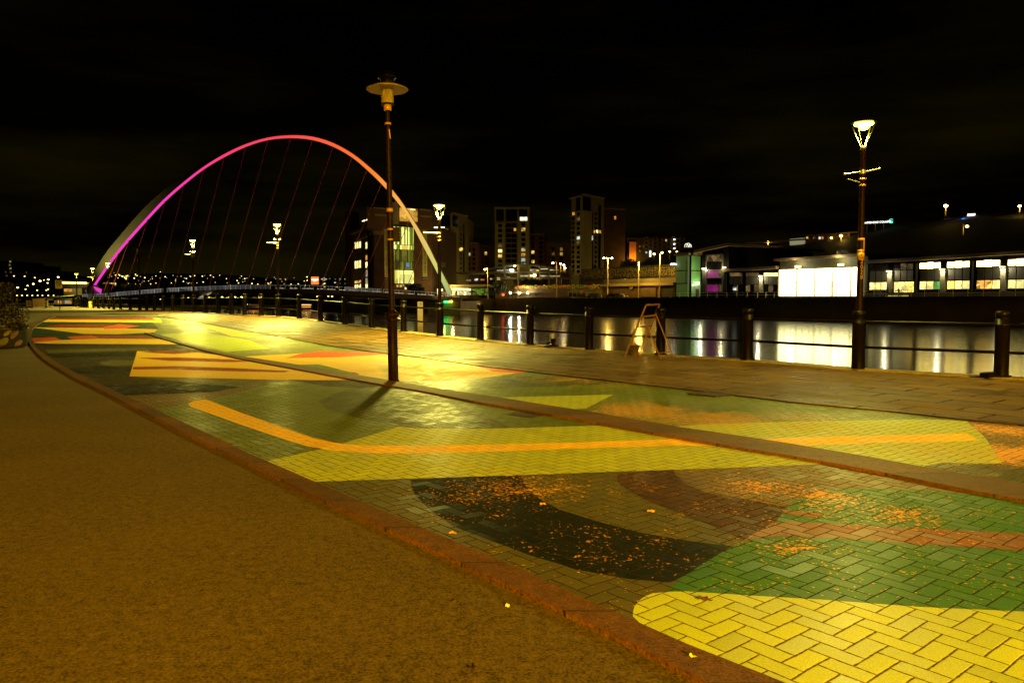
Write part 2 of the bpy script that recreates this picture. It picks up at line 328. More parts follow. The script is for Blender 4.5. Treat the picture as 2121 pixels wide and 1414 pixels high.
def ribbon(name, m, xl, xr, dz, y0=-40, y1=160, skirt=0, kind='structure'):
    mb = MB(); ys = [y for y in rows if y0 <= y <= y1]
    vs = []; fs = []
    for y in ys:
        a, b = xl(y), xr(y)
        if b - a < .001: b = a + .001
        vs += [(a, y, g(y) + dz), (b, y, g(y) + dz)]
    fs = [(2 * i, 2 * i + 1, 2 * i + 3, 2 * i + 2) for i in range(len(ys) - 1)]
    mb.add(vs, fs)
    if skirt:
        for off in (0, 1):
            vv = []
            for i in range(len(ys)):
                p = vs[2 * i + off]; vv += [p, (p[0], p[1], p[2] - skirt)]
            ff = [((2 * i, 2 * i + 2, 2 * i + 3, 2 * i + 1) if off else (2 * i + 1, 2 * i + 3, 2 * i + 2, 2 * i)) for i in range(len(ys) - 1)]
            mb.add(vv, ff)
    o = mb.build(name, m); tag(o, kind=kind); run = 0; R_ = []
    for i in range(len(ys)):
        if i: run += math.hypot(ys[i] - ys[i - 1], vs[2 * i][0] - vs[2 * i - 2][0])
        R_.append(run)
    at_ = o.data.attributes.new('run', 'FLOAT', 'POINT'); at_.data.foreach_set('value', [R_[(j % (2 * len(ys))) // 2] for j in range(len(o.data.vertices))]); return o
ASPH = grainy("worn_asphalt", (.088, .060, .019), 78, .85, 1.15, .7, .004, .26)
KERB = grainy("red_granite_kerb", (.105, .044, .010), 70, .65, 1.1, .9, .005, .3, .4, .92)
KY = K_OUT.ymax
XK = lambda y: K_OUT(y) if y < KY else K_OUT(KY) - (y - KY) * .1
ribbon("asphalt_road", ASPH, lambda y: -160, lambda y: XK(y) + .002, -.004)
ribbon("kerb", KERB, K_OUT, lambda y: max(K_IN(y), K_OUT(y) + .05), .026, -3, KY, .05)
ribbon("gutter_strip", KERB, MID_L, lambda y: max(MID_R(y), MID_L(y) + .05), .032, -3, MID_L.ymax, .04)
FL = flags_mat()
GX = lambda y: GUT(y) if y < 46 else GUT(46) + (XK(60) + 4 - GUT(46)) * min(1, (y - 46) / 14) if y < 60 else XK(y) + 4 - 0
ribbon("quay_pavement", FL, lambda y: GX(y) + .04, lambda y: QX(y) - .3, .022, -40, 46, skirt=.03)
ribbon("quay_pavement", FL, lambda y: XK(y) + .3 if y > 52 else GX(y), lambda y: QX(y) - .3, .004, 46, 160)
ribbon("gutter_channel", mat("gutter_grime", (.05, .02, .008), .5, .4, 20), lambda y: GX(y) - .035, lambda y: GX(y) + .036, .026, -40, 46)
COPE = grainy("rough_coping_stone", (.22, .17, .06), 30, .4, .9, 1.0, .02, .4)
ribbon("coping", COPE, lambda y: QX(y) - .31, EDGE, .05, skirt=.12)
mb = MB(); vv = []
for y in rows: vv += [(EDGE(y) - .05, y, g(y) - .01), (EDGE(y) - .05, y, -3.2)]
mb.add(vv, [(2 * i, 2 * i + 2, 2 * i + 3, 2 * i + 1) for i in range(len(rows) - 1)])
tag(mb.build("quay_wall", mat("dark_quay_stone", (.05, .045, .03), .6, .5, 2)), kind='structure')

# ---- painted herringbone plaza: one mesh, several paints laid in thin coats
PC = {
 'O': paint("paint_olive", (.075, .070, .004)), 'O2': paint("paint_ochre_olive", (.13, .085, .012)), 'Y': paint("paint_lime", (.44, .52, .02), .25, rough=.6),
 'YB': paint("paint_lime_bright", (.50, .62, .02), .08, rough=.5, jcol=(.10, .035, .008)), 'A': paint("paint_amber", (.92, .58, .015), .2, .45, rough=.6, spec=.3, coat=.02),
 'G': paint("paint_green", (.022, .135, .008), 1), 'GM': paint("paint_moss", (.10, .15, .004), .6, rough=.5), 'GD': paint("paint_dark_moss", (.042, .066, .004), .8, rough=.5),
 'B': paint("paint_ink", (.004, .008, .008), .75, .35, (.10, .035, .008), rough=.5, spec=.12, coat=0.0, speck=.15), 'BR': paint("paint_umber", (.055, .022, .005), .8, spec=.25, coat=.02), 'RB': paint("paint_rust", (.20, .072, .012), 1),
 'RO': paint("paint_coral", (.75, .095, .015), .3, .6, spec=.25, coat=0.0), 'R': paint("paint_maroon", (.33, .026, .006), .3, .6, spec=.2, coat=0.0), 'DT': paint("paint_teal", (.010, .034, .015), .3, spec=.18, coat=0.0), 'P': paint("paint_pale", (.18, .19, .05), .3, rough=.5),
 'OR': paint("paint_worn_orange", (.50, .22, .03), 1), 'K': paint("paint_dark_olive", (.032, .026, .004), .4, spec=.22, coat=0.0)}
KEYS = list(PC)
SH = [
 ('GM', [(1060, 760), (330, 650), (300, 688), (500, 740), (800, 790), (1600, 925), (2600, 1120), (2900, 960), (2121, 868), (1400, 795)]),
 ('DT', [(109, 655.5), (300, 655.5), (350, 700), (380, 716), (76, 716), (60, 690), (66, 675)]),
 ('K', [(60, 712), (340, 712), (500, 740), (284, 727), (268, 779), (440, 797), (430, 812), (215, 812), (109, 750)]),
 ('B', [(95, 733), (290, 728), (286, 737), (118, 741)]), ('B', [(135, 765), (205, 757), (273, 762), (271, 772), (160, 775)]), ('O', [(205, 750), (230, 746), (278, 746), (275, 757), (235, 758), (210, 756)]),
 ('B', [(60, 712), (240, 709), (340, 709), (345, 713), (240, 715), (70, 717)]), ('O', [(95, 724), (300, 720), (310, 725), (100, 731)]),
 ('A', [(98, 660), (330, 659), (336, 668), (87, 666.5)]), ('R', [(102, 658.5), (309, 657.5), (325, 663), (103, 661.5)]),
 ('A', [(68, 678), (218, 679), (337, 682), (360, 685), (309, 689), (240, 692), (172, 691)]), ('R', [(90, 676.5), (127, 672), (224, 672), (240, 676), (230, 678)]), ('RO', [(214, 677), (247, 671), (291, 675), (255, 680.5), (216, 681)]),
 ('RO', [(62, 700), (115, 698), (127, 704), (66, 709.5)]), ('A', [(66, 709.5), (127, 704), (206, 701), (327, 702), (380, 713), (99, 711.5)]), ('RO', [(139, 697), (190, 694), (208, 700), (150, 703)]), ('R', [(194, 694), (307, 696), (326, 701.5), (208, 700.5)]),
 ('A', [(268, 779), (284, 727), (400, 728), (520, 745), (650, 764), (740, 787), (600, 787)]), ('R', [(290, 729.5), (330, 726), (420, 729), (360, 733)]), ('R', [(284, 741), (370, 740), (475, 744), (520, 749), (470, 750), (350, 747)]), ('R', [(276, 760), (360, 758), (480, 762), (600, 768), (590, 771), (480, 769), (350, 764.5), (275, 765)]),
 ('GM', [(430, 827), (560, 795), (600, 786), (800, 790), (900, 815), (1240, 880), (1120, 886), (825, 884), (713, 918), (600, 900)]),
 ('B', [(200, 797), (300, 795), (440, 796), (500, 801), (440, 812), (300, 817), (245, 820)]), ('O2', [(250, 821), (440, 812), (570, 794), (432, 828), (310, 847), (270, 833)]),
 ('K', [(600, 787), (740, 787), (830, 800), (800, 808), (680, 800)]),
 ('GD', [(660, 830), (720, 805), (830, 802), (930, 830), (1010, 862), (1060, 886), (940, 887), (830, 884), (740, 865), (680, 850)]),
 ('GM', [(300, 848), (340, 843), (390, 835), (420, 850), (500, 880), (590, 910), (645, 926), (660, 932), (555, 960), (430, 905)]),
 ('O', [(630, 997), (850, 990), (1300, 975), (1745, 955), (2700, 1150), (2700, 1700), (2250, 1690), (2050, 1600), (1850, 1508), (1650, 1426), (1500, 1364), (1417, 1333), (1311, 1286), (1179, 1228), (1070, 1177), (945, 1126), (843, 1082), (729, 1034)]),
 ('Y', [(540, 958), (655, 932), (713, 917), (825, 884), (880, 887), (1000, 887.5), (1120, 885), (1240, 881), (1300, 880), (1780, 964), (1700, 961), (1500, 969), (1300, 976), (1100, 983), (850, 991), (640, 998)]),
 ('A', [(389, 836), (402, 830), (425, 827), (433, 829), (500, 855), (600, 890), (650, 907), (690, 916), (720, 920), (750, 922), (850, 923), (1000, 921), (1200, 916), (1430, 908), (1530, 924), (1400, 923), (1200, 929), (1000, 936), (850, 939), (760, 938), (700, 934), (640, 925), (590, 910), (500, 880), (420, 851), (395, 842)]),
 ('O2', [(1395, 973), (1450, 971), (1700, 961), (1790, 966), (2140, 1035), (1920, 1016), (1720, 1014), (1640, 1040), (1625, 1053), (1560, 1038), (1460, 1020), (1400, 985)]),
 ('BR', [(1278, 987), (1282, 983), (1295, 979.5), (1340, 975), (1395, 973), (1400, 985), (1420, 1003), (1460, 1020), (1560, 1037), (1630, 1050), (1605, 1085), (1540, 1119), (1480, 1090), (1420, 1066), (1340, 1035), (1295, 1010), (1280, 996)]),
 ('B', [(850, 993), (950, 988), (1080, 984.5), (1084, 998), (1095, 1014), (1120, 1034), (1160, 1055), (1240, 1080), (1330, 1103), (1430, 1120), (1518, 1131), (1450, 1175), (1388, 1206), (1300, 1198), (1200, 1180), (1100, 1150), (1000, 1113), (940, 1090), (890, 1055), (860, 1025), (852, 1008)]),
 ('G', [(1375, 1228), (1420, 1190), (1500, 1140), (1535, 1122), (1580, 1113), (1620, 1110), (1760, 1116), (1900, 1127), (2121, 1140), (2500, 1165), (2600, 1330), (2121, 1290), (1700, 1260), (1420, 1235)]),
 ('RB', [(1535, 1122), (1600, 1082), (1640, 1080), (1800, 1089), (1900, 1094), (2121, 1105), (2500, 1130), (2500, 1165), (2121, 1140), (1900, 1127), (1760, 1116), (1620, 1110), (1580, 1113)]),
 ('G', [(1606, 1083), (1625, 1056), (1640, 1040), (1720, 1014), (1800, 1012), (1920, 1016), (2050, 1026), (2160, 1042), (2500, 1100), (2500, 1130), (2121, 1105), (1900, 1094), (1800, 1089), (1640, 1080)]),
 ('YB', [(1311, 1276), (1311, 1268), (1314, 1256), (1322, 1245), (1334, 1235), (1352, 1228), (1385, 1225), (1420, 1224), (1560, 1233), (1700, 1241), (1900, 1256), (2121, 1266), (2600, 1298), (2600, 1800), (2250, 1690), (2050, 1600), (1850, 1508), (1650, 1426), (1500, 1364), (1417, 1333), (1330, 1294)]),
 # between the raised strip and the flagstones
 ('P', [(318, 690), (340, 668), (480, 676), (640, 712), (700, 722), (620, 748), (480, 734), (380, 708)]), ('Y', [(330, 692), (420, 688), (520, 705), (560, 722), (470, 728), (390, 708)]), ('A', [(400, 668), (470, 680), (560, 700), (480, 696)]),
 ('A', [(505, 738), (600, 733), (690, 728), (870, 741), (1000, 757), (1095, 769), (1040, 777), (985, 788), (930, 791), (880, 790), (806, 788), (740, 776), (632, 757)]), ('RO', [(590, 742), (620, 733), (660, 727), (790, 729), (808, 733), (780, 735), (700, 740), (610, 741)]), ('R', [(690, 768), (735, 771), (745, 775), (735, 778), (660, 769)]),
 ('GM', [(600, 756), (660, 754), (740, 774), (700, 771)]), ('RO', [(985, 757), (1060, 765), (1100, 769), (1075, 773), (1020, 769)]),
 ('GM', [(940, 800), (1130, 785), (1290, 792), (1450, 806), (1640, 833), (1870, 858), (1700, 866), (1500, 872), (1350, 880), (1200, 858), (1090, 838)]), ('GD', [(900, 792), (1040, 778), (1180, 780), (1290, 792), (1150, 800), (960, 806)]),
 ('Y', [(1030, 823), (1270, 817), (1215, 845), (1184, 848), (1124, 840)]),
 ('Y', [(1385, 884), (1450, 879), (1600, 874), (1900, 868), (2000, 870), (2040, 905), (2078, 962), (1950, 958), (1905, 967), (1585, 910)]), ('A', [(1560, 910), (1660, 905), (1800, 902), (2000, 897), (2030, 912), (1900, 916), (1850, 915), (1665, 923)]),
 ('O2', [(1900, 866), (2121, 879), (2300, 900), (2300, 990), (2080, 964), (2040, 905), (2000, 870)]), ('O', [(1906, 967), (1950, 958), (2078, 960), (2300, 985), (2500, 1060), (2121, 1002)])]
strips = [(YB[i], YB[i + 1]) for i in range(len(YB) - 1)]
def clip(poly, y, keep_above):
    out = []
    for a, b in zip(poly, poly[1:] + poly[:1]):
        ia, ib = ((a.y >= y), (b.y >= y)) if keep_above else ((a.y <= y), (b.y <= y))
        if ia: out.append(a)
        if ia != ib: t = (y - a.y) / (b.y - a.y); out.append(a.lerp(b, t))
    return out
mb = MB()
ys = [y for y in rows if -3 <= y <= 52]
vs = []
for y in ys: vs += [(K_IN(y) - .02 if y < KY else XK(y), y, g(y)), (GX(y) if y <= 46 else GUT(46) + 2, y, g(y))]
mb.add(vs, [(2 * i, 2 * i + 1, 2 * i + 3, 2 * i + 2) for i in range(len(ys) - 1)], KEYS.index('O'))
# coat heights: a coat is only as high as the coats it lies on
done = []
from mathutils.geometry import intersect_point_tri_2d, intersect_line_line_2d
def inside(p, P):
    c = False
    for a, b in zip(P, P[1:] + P[:1]):
        if (a.y > p.y) != (b.y > p.y) and p.x < (b.x - a.x) * (p.y - a.y) / (b.y - a.y) + a.x: c = not c
    return c
def overlaps(P, Q):
    if any(inside(p, Q) for p in P) or any(inside(q, P) for q in Q): return True
    for a, b in zip(P, P[1:] + P[:1]):
        for c, d in zip(Q, Q[1:] + Q[:1]):
            if intersect_line_line_2d(a.xy, b.xy, c.xy, d.xy): return True
    return False
def bbox(P): return (min(p.x for p in P), max(p.x for p in P), min(p.y for p in P), max(p.y for p in P))
for key, pts in SH:
    P = [gp(u, v) for u, v in pts]; bb = bbox(P); lv = 1
    for b2, l2, Q in done:
        if l2 + 1 > lv and bb[0] < b2[1] and bb[1] > b2[0] and bb[2] < b2[3] and bb[3] > b2[2] and overlaps(P, Q): lv = l2 + 1
    done.append((bb, lv, P)); dz = .00025 * lv
    P2 = [Vector((p.x, p.y, 0)) for p in P]
    for tri in tessellate_polygon([P2]):
        T = [P2[i] for i in tri]
        if (T[1] - T[0]).cross(T[2] - T[0]).z < 0: T = T[::-1]
        for y0, y1 in strips:
            q = clip(T, y0, True)
            if len(q) > 2: q = clip(q, y1, False)
            if len(q) < 3: continue
            mb.add([(p.x, p.y, g(p.y) + dz) for p in q], [tuple(range(len(q)))], KEYS.index(key))
tag(mb.build("painted_paving", [PC[k] for k in KEYS]), kind='structure')

# ---- drains and fallen leaves
def ground_quad(name, px, dz, th, m, label, cat):
    P = [gp(u, v) for u, v in px]; o = MB().prism([(p.x, p.y) for p in P], g(P[0].y) - .02, g(P[0].y) + dz).build(name, m); return tag(o, label, cat)
IRON = mat("rusty_drain_iron", (.03, .012, .006), .5, .5, 30, bump=.5)
ground_quad("drain_cover", [(1046, 858), (1085, 851), (1137, 858), (1100, 866)], .006, .02, IRON, "dark iron drain cover beside the brown strip, under the lime painted wedge", "drain cover")
ground_quad("drain_cover", [(1424, 817), (1470, 813), (1530, 818), (1482, 823)], .026, .02, IRON, "rusty drain cover at the edge of the flagstones among green paint", "drain cover")
ground_quad("utility_cover", [(2018, 815), (2040, 809), (2092, 814), (2075, 819)], .026, .02, IRON, "dark inspection cover set in the flagstones near the railing", "utility cover")
ground_quad("paving_patch", [(1617, 1056), (1655, 1060), (1706, 1066), (1690, 1072), (1625, 1063)], .008, .01, PC['RB'], "single unpainted rust coloured brick among green paint", "paving brick")
LEAFM = {'brown': mat("brown_leaf", (.13, .045, .012), .6, .4, 20), 'amber': mat("amber_leaf", (.8, .42, .04), .5, .3, 20), 'dark': mat("dark_leaf", (.05, .018, .008), .6, .3, 20), 'pale': mat("pale_leaf", (.85, .75, .12), .5, .2, 20)}
LV = [(1462, 1248, .075, 'brown', 'large brown lobed leaf on the bright lime painted bricks'), (1051, 1257, .03, 'pale', 'small pale yellow leaf on the bare asphalt'), (1349, 1064, .07, 'amber', 'large amber leaf on the olive paint between two dark curves'), (1266, 1196, .045, 'dark', 'dark crumpled leaf at the lower rim of the black painted curve'), (938, 1117, .055, 'amber', 'amber leaf lying across the inner edge of the kerb'), (1124, 1049, .06, 'amber', 'broad amber leaf on the black painted curve'), (935, 1248, .05, 'brown', 'brown leaf on the asphalt close to the kerb'),
      (979, 1388, .05, 'dark', 'dark leaf on the asphalt at the bottom edge of the view'), (1482, 958, .05, 'dark', 'thin dark leaf on the wide lime stripe'), (1435, 1378, .03, 'pale', 'tiny pale petal on the kerb edge near the bottom')]
for u, v, r, k, lab in LV:
    r *= .55
    p = gp(u, v); a = random.uniform(0, 6.28); n = 14; vs = [(0, 0, .012)]
    for i in range(n):
        t = 2 * math.pi * i / n; rr = r * (.62 + .38 * abs(math.cos(t)) ** 1.5 + (.22 * math.cos(3 * t + 1) if k == 'brown' else .06 * math.cos(5 * t))); vs.append((rr * math.cos(t + a), .72 * rr * math.sin(t + a), .006 + random.uniform(0, .016)))
    m_ = MB(); m_.add(vs, [(0, 1 + i, 1 + (i + 1) % n) for i in range(n)], 0)
    m_.add([(0, 0, .016), (r * 1.5 * math.cos(a), r * 1.1 * math.sin(a), .014), (r * 1.5 * math.cos(a + .08), r * 1.1 * math.sin(a + .08), .014)], [(0, 1, 2)])
    on_kerb = k == 'pale' and u > 1200 or (u, v) in ((773, 1071), (938, 1117)); asphalt = u < 1100 and v > 1200
    o = m_.build("fallen_leaf", LEAFM[k], loc=(p.x, p.y, g(p.y) + (.033 if on_kerb else -.003 if asphalt else .012))); tag(o, lab, "leaf", "fallen leaves on the ground")

# ================================================================== railing
def ring_post(mb, r, h, z0=0.0):
    return mb.lathe([(r, z0), (r, h - .30), (r * 1.06, h - .295), (r * 1.06, h - .265), (r * .96, h - .26), (r * .96, h - .16), (r * .84, h - .155), (r * .84, h - .13), (r * 1.0, h - .125), (r * 1.04, h - .03), (r * .9, h), (.01, h + .012)], 20)
pb = MB(); ring_post(pb, .135, 1.34); pb.lathe([(.19, 0), (.19, .035), (.14, .04)], 16)
post_mesh = pb.build("post", BLACK_PAINT).data; bpy.data.objects.remove(bpy.data.objects["post"])
rail_thing = thing("quay_railing", "black post and two rail railing along the edge of the quay", "railing", (0, 0, 0))
LAMP_IDX = {1: 'A', 7: 'B', 13: 'C', 19: 'D', 25: 'U', 29: 'E'}
line_pts = []
for k in (2, 1): line_pts.append((pre[k - 1], None))
for i, p in enumerate(posts): line_pts.append((p, LAMP_IDX.get(i)))
yy = posts[-1].y + 3.4; n_ = 0
while yy < 118:
    n_ += 1; line_pts.append((Vector((QX(yy), yy, g(yy))), 'F' if n_ == 3 else 'H' if n_ == 9 else None)); yy += 2.9
lamp_at = {}
for p, l in line_pts:
    if l: lamp_at[l] = p; continue
    o = bpy.data.objects.new("post", post_mesh); COL.objects.link(o); o.parent = rail_thing; o.location = (p.x, p.y, p.z + .045)
for (a, _), (b, _) in zip(line_pts, line_pts[1:]):
    for h, r in ((1.07, .034), (.50, .034)):
        mb = MB().tube((a.x, a.y, a.z + h + .045), (b.x, b.y, b.z + h + .045), r, r, 8); mb.build("rail", BLACK_PAINT, rail_thing)

# ================================================================== street lamps
SPOTK = .58
LAMPGLOW = emi("lamp_glow", (1, .90, .07), 14, True)
LAMPGLOW_FAR = emi("lamp_glow_far", (1, .90, .06), 18, False)
def blade(mb, a, b, w0, w1, th, yaw):
    a = Vector(a); b = Vector(b); t = Vector((-math.sin(yaw), math.cos(yaw), 0)); n = (b - a).normalized().cross(t)
    vs = []
    for p, w in ((a, w0), (a.lerp(b, .55), max(w0, w1) * 1.35), (b, w1)):
        for sx, sn in ((-1, -1), (1, -1), (1, 1), (-1, 1)): vs.append(p + t * (sx * w / 2) + n * (sn * th / 2))
    fs = [(3, 2, 1, 0), (8, 9, 10, 11)]
    for k in (0, 4): fs += [(k + i, k + (i + 1) % 4, k + 4 + (i + 1) % 4, k + 4 + i) for i in range(4)]
    mb.add(vs, fs)
def quay_lamp(loc, label, height, lit=True, arms='pair', code=None, extra=None, glow=None, aim=None, W=0, rz=0):
    t = thing("street_lamp", label, "street lamp", loc, 0, "lantern street lamps along the quay")

    b = MB(); ring_post(b, .145, 1.36); b.lathe([(.21, 0), (.21, .04), (.15, .05)], 18); b.build("base_sleeve", BLACK_PAINT, t)
    MB().lathe([(.075, 1.3), (.068, 2.6), (.055, height - .55), (.062, height - .54), (.062, height - .46), (.03, height - .45)], 14).build("pole", POLE_PAINT, t)
    cap = MB().lathe([(.26, height + .06), (.27, height + .075), (.18, height + .12), (.05, height + .15)], 22).build("lantern", BLACK_PAINT, t)
    for k in range(4):
        y = rz + k * math.pi / 2 + .5; c, s_ = math.cos(y), math.sin(y)
        bl = MB(); blade(bl, (.055 * c, .055 * s_, height - .46), (.27 * c, .27 * s_, height + .01), .02, .010, .008, y); bl.build("blade", WHITE_BLADE, cap)
    lm = MB().lathe([(.02, height - .10), (.09, height - .075), (.12, height - .02), (.20, height + .02), (.205, height + .045)], 18)
    lm.build("lamp", (glow or LAMPGLOW) if lit else DARKGLASS, cap)
    if arms:
        a = MB(); c, s_ = math.cos(rz), math.sin(rz)
        zc = height - 1.02
        a.lathe([(.07, zc - .04), (.07, zc + .04)], 12)
        if arms == 'pair':
            a.tube((-.42 * c, -.42 * s_, zc - .06), (-.06 * c, -.06 * s_, zc), .014); a.ball((-.42 * c, -.42 * s_, zc - .06), .032)
            a.tube((.06 * c, .06 * s_, zc), (.40 * c, .40 * s_, zc + .08), .018); a.ball((.40 * c, .40 * s_, zc + .08), .026)
            a.tube((-.36 * c, -.36 * s_, zc - .16), (-.05 * c, -.05 * s_, zc - .24), .014)
        else:
            a.tube((-.62 * c, -.62 * s_, zc), (-.2 * c, -.2 * s_, zc - .02), .03); a.tube((-.22 * c, -.22 * s_, zc - .02), (.0, 0, zc - .04), .05)
            a.tube((-.18 * c, -.18 * s_, zc + .2), (.18 * c, .18 * s_, zc + .2), .012); a.ball((.18 * c, .18 * s_, zc + .2), .035); a.ball((-.18 * c, -.18 * s_, zc + .2), .035); a.tube((0, 0, zc - .04), (0, 0, zc + .2), .02)
        arm_ = a.build("banner_arm", STEEL, t)
        for dz in (-.02, -.16):
            MB().lathe([(.07, zc + dz - .155), (.076, zc + dz - .15), (.076, zc + dz - .125), (.07, zc + dz - .12)], 14).build("pole_clamp", AMBER_BAND, arm_)
    if extra == 'box':
        MB().lathe([(.02, height - .80), (.17, height - .86), (.15, height - .9), (.14, height - 1.18), (.05, height - 1.25)], 10).build("speaker_box", mat("loudspeaker_casing", (.30, .22, .10), .5), t)
    if code:
        zc = 2.35
        for dz, hh in ((.62, .05), (.36, .06), (.24, .17)):
            MB().lathe([(.0735, zc + dz - hh / 2), (.0745, zc + dz - hh / 2), (.0745, zc + dz + hh / 2), (.0735, zc + dz + hh / 2)], 14).build("reflective_band", AMBER_BAND, t)
        MB().box((.035, -.072, zc + .5), (.022, .008, .22)).build("reflective_strip", AMBER_BAND, t)
        for k, ch in enumerate(code):
            cu = bpy.data.curves.new("number", 'FONT'); cu.body = ch; cu.size = .13; cu.align_x = 'CENTER'; cu.extrude = .001
            o = bpy.data.objects.new("number", cu); COL.objects.link(o); o.parent = t; o.location = (-.005, -.0765, zc + .19 - k * .115); o.rotation_euler = (math.pi / 2, 0, 0); cu.materials.append(AMBER_BAND if k else BLACK_PAINT)
    if lit and W:
        L0 = Vector(loc) + Vector((0, 0, height - .12))
        light('SPOT', "lamp_spot", L0, W * SPOTK, QUAYL, .3, Vector(loc) + Vector((-.9, -.9, 0)), 168 if extra else 144, .5)
        light('POINT', "lamp_fill", L0, W * (.006 if aim is None or W < 29000 and W in (4000, 26000) else .02), QUAYL, .2)
    return t
AMBER_BAND = mat("amber_reflective_tape", (.34, .18, .012), .3, .1, 4)
def zl(v, p): return 1.6 + (622 - v) / F * p.y - p.z
la = lamp_at
quay_lamp(la['A'], "lit lantern lamp post with number S2028 in front of the bright white hall", zl(266, la['A']), arms='pair', code="S2028", aim=gp(960, 765), W=4000, rz=.1)
quay_lamp(la['B'], "lit lantern lamp post in the railing beside the foot of the arch", zl(430, la['B']), arms='long', aim=gp(585, 688), W=26000, rz=0)
quay_lamp(la['C'], "lit lantern lamp post standing under the middle of the arch", zl(468, la['C']), arms='long', aim=gp(400, 655), W=30000, rz=0, glow=LAMPGLOW_FAR)
quay_lamp(la['D'], "lit lantern lamp post carrying a loudspeaker box under its head", zl(500, la['D']), arms='long', extra='box', aim=la['D'] + Vector((-6, -3, 0)), W=26000, rz=0, glow=LAMPGLOW_FAR)
quay_lamp(la['U'], "unlit dark lantern lamp post, the only unlit one in the railing", 5.7, lit=False, arms=None)
quay_lamp(la['E'], "lit lantern lamp post just where the pink edge of the arch passes behind", zl(546, la['E']), arms=None, aim=la['E'] + Vector((-4, -3, 0)), W=22000, glow=LAMPGLOW_FAR)
quay_lamp(la['F'], "lit lantern lamp post beside the lower end of the arch, outside it", zl(557, la['F']), arms='long', aim=la['F'] + Vector((-3, -3, 0)), W=22000, glow=LAMPGLOW_FAR)
quay_lamp(la['H'], "farthest lit lantern lamp post on the quay, above the row of orange lights", zl(568, la['H']), arms=None, aim=la['H'] + Vector((-3, -3, 0)), W=20000, glow=LAMPGLOW_FAR)

# sodium light of the street behind the camera and the next quay lamp beyond the frame
light('SPOT', "sodium_lamp_light", (5.4, -19, 6.8), 105000, SODIUM, .3, (5.4, -18.99, 0), 177.2, .02)
light('SPOT', "lamp_spot", (17.5, 8.5, 5.6), 4500, QUAYL, .18, (6.0, 8.0, 0), 110, 1)

# ---- the tall unlit lamp on the strip
cb = gp(815, 790)
t = thing("street_lamp", "tall unlit disc shaded lamp post standing alone on the painted plaza", "street lamp", cb); t.rotation_euler = (0, R(-.75), 0)
ZP = lambda v: 1.6 + (622 - v) / F * cb.y
MB().lathe([(.115, 0), (.115, .03), (.10, .04), (.098, 1.18), (.108, 1.2), (.108, 1.23), (.098, 1.24), (.098, 1.27), (.135, 1.275), (.135, 1.36), (.10, 1.365), (.09, 1.39), (.062, 1.40)], 20).build("base_sleeve", POLE_PAINT, t)
zt = ZP(236)
MB().lathe([(.06, 1.35), (.06, 2.4), (.055, 3.6), (.048, zt - .35), (.042, zt)], 14).build("pole", POLE_PAINT, t)
for v, h in ((262, .035), (437, .07), (476, .035), (497, .035)):
    z = ZP(v); MB().lathe([(.05, z - h / 2), (.064, z - h / 2), (.064, z + h / 2), (.05, z + h / 2)], 14).build("pole_band", AMBER_BAND, t)
MB().box((.125, 0, ZP(487)), (.13, .09, .28)).box((.06, 0, ZP(487) + .09), (.03, .03, .03)).build("control_box", BLACK_PAINT, t)
MB().tube((.03, -.055, ZP(285) + .1), (.045, -.05, ZP(285) - .08), .012).build("worn_sticker", AMBER_BAND, t)
MB().lathe([(.06, zt), (.075, zt + .01), (.075, zt + .11), (.06, zt + .12)], 16).build("socket", AMBER_BAND, t)
gl, N, L = nt("smoky_lamp_glass"); o_ = N.new("ShaderNodeOutputMaterial"); b_ = N.new("ShaderNodeBsdfPrincipled"); L.new(b_.outputs[0], o_.inputs[0]); b_.inputs["Base Color"].default_value = (.9, .75, .5, 1); b_.inputs["Roughness"].default_value = .08; b_.inputs["Transmission Weight"].default_value = .75
gcy = MB().lathe([(.122, zt + .13), (.122, zt + .60), (.118, zt + .60), (.118, zt + .13)], 24).build("glass_cylinder", gl, t)
MB().lathe([(.13, zt + .11), (.13, zt + .135), (.06, zt + .14)], 20).build("glass_collar", POLE_PAINT, t)
MB().lathe([(.03, zt + .14), (.05, zt + .16), (.055, zt + .42), (.03, zt + .44)], 14).build("lamp_tube", mat("frosted_tube", (.85, .8, .6), .4), gcy)
for k in range(3):
    a = k * 2.1 + .6; MB().tube((.11 * math.cos(a), .11 * math.sin(a), zt + .13), (.11 * math.cos(a), .11 * math.sin(a), zt + .62), .008).build("stay_rod", POLE_PAINT, gcy)
MB().lathe([(.40, zt + .40), (.405, zt + .41), (.26, zt + .475), (.13, zt + .52), (.12, zt + .50), (.25, zt + .455), (.395, zt + .395)], 32).build("lamp_shade", mat("enamel_shade", (.28, .20, .10), .4), t)
MB().lathe([(.12, zt + .50), (.135, zt + .54), (.135, zt + .60), (.175, zt + .615), (.18, zt + .66), (.14, zt + .70), (.15, zt + .73), (.11, zt + .76), (.02, zt + .77)], 22).build("lamp_cap", BLACK_PAINT, t)

# ---- rusty folding frame and bucket by the railing
RUST = mat("rusty_steel_frame", (.11, .036, .010), .6, .5, 20, col2=(.19, .07, .02), bump=.3)
A, B, C_, D = gp(1294, 741), gp(1323, 737), gp(1369, 746), gp(1395, 742)
Ta, Tb = at(1338, 632, 21.3), at(1366, 630.5, 22.0); Ma, Mb = at(1331, 656, 21.2), at(1359, 653, 21.8)
t = thing("folding_frame", "rusty A shaped folding frame leaning by a railing post", "folding frame", A); o0 = A.copy()
def seg(name, a, b, r):
    MB().tube(a - o0, b - o0, r, r, 6).build(name, RUST, t)
for a in (A, B, C_, D): a.z += .024
seg("leg", A, Ta, .025); seg("leg", B, Tb, .025); seg("leg", Ma, C_, .022); seg("leg", Mb, D, .022)
seg("top_bar", Ta, Tb, .028); seg("cross_bar", Ma, Mb, .028); seg("cross_bar", A.lerp(Ta, .58), B.lerp(Tb, .58), .022); seg("cross_bar", Ma.lerp(C_, .86), Mb.lerp(D, .86), .014)
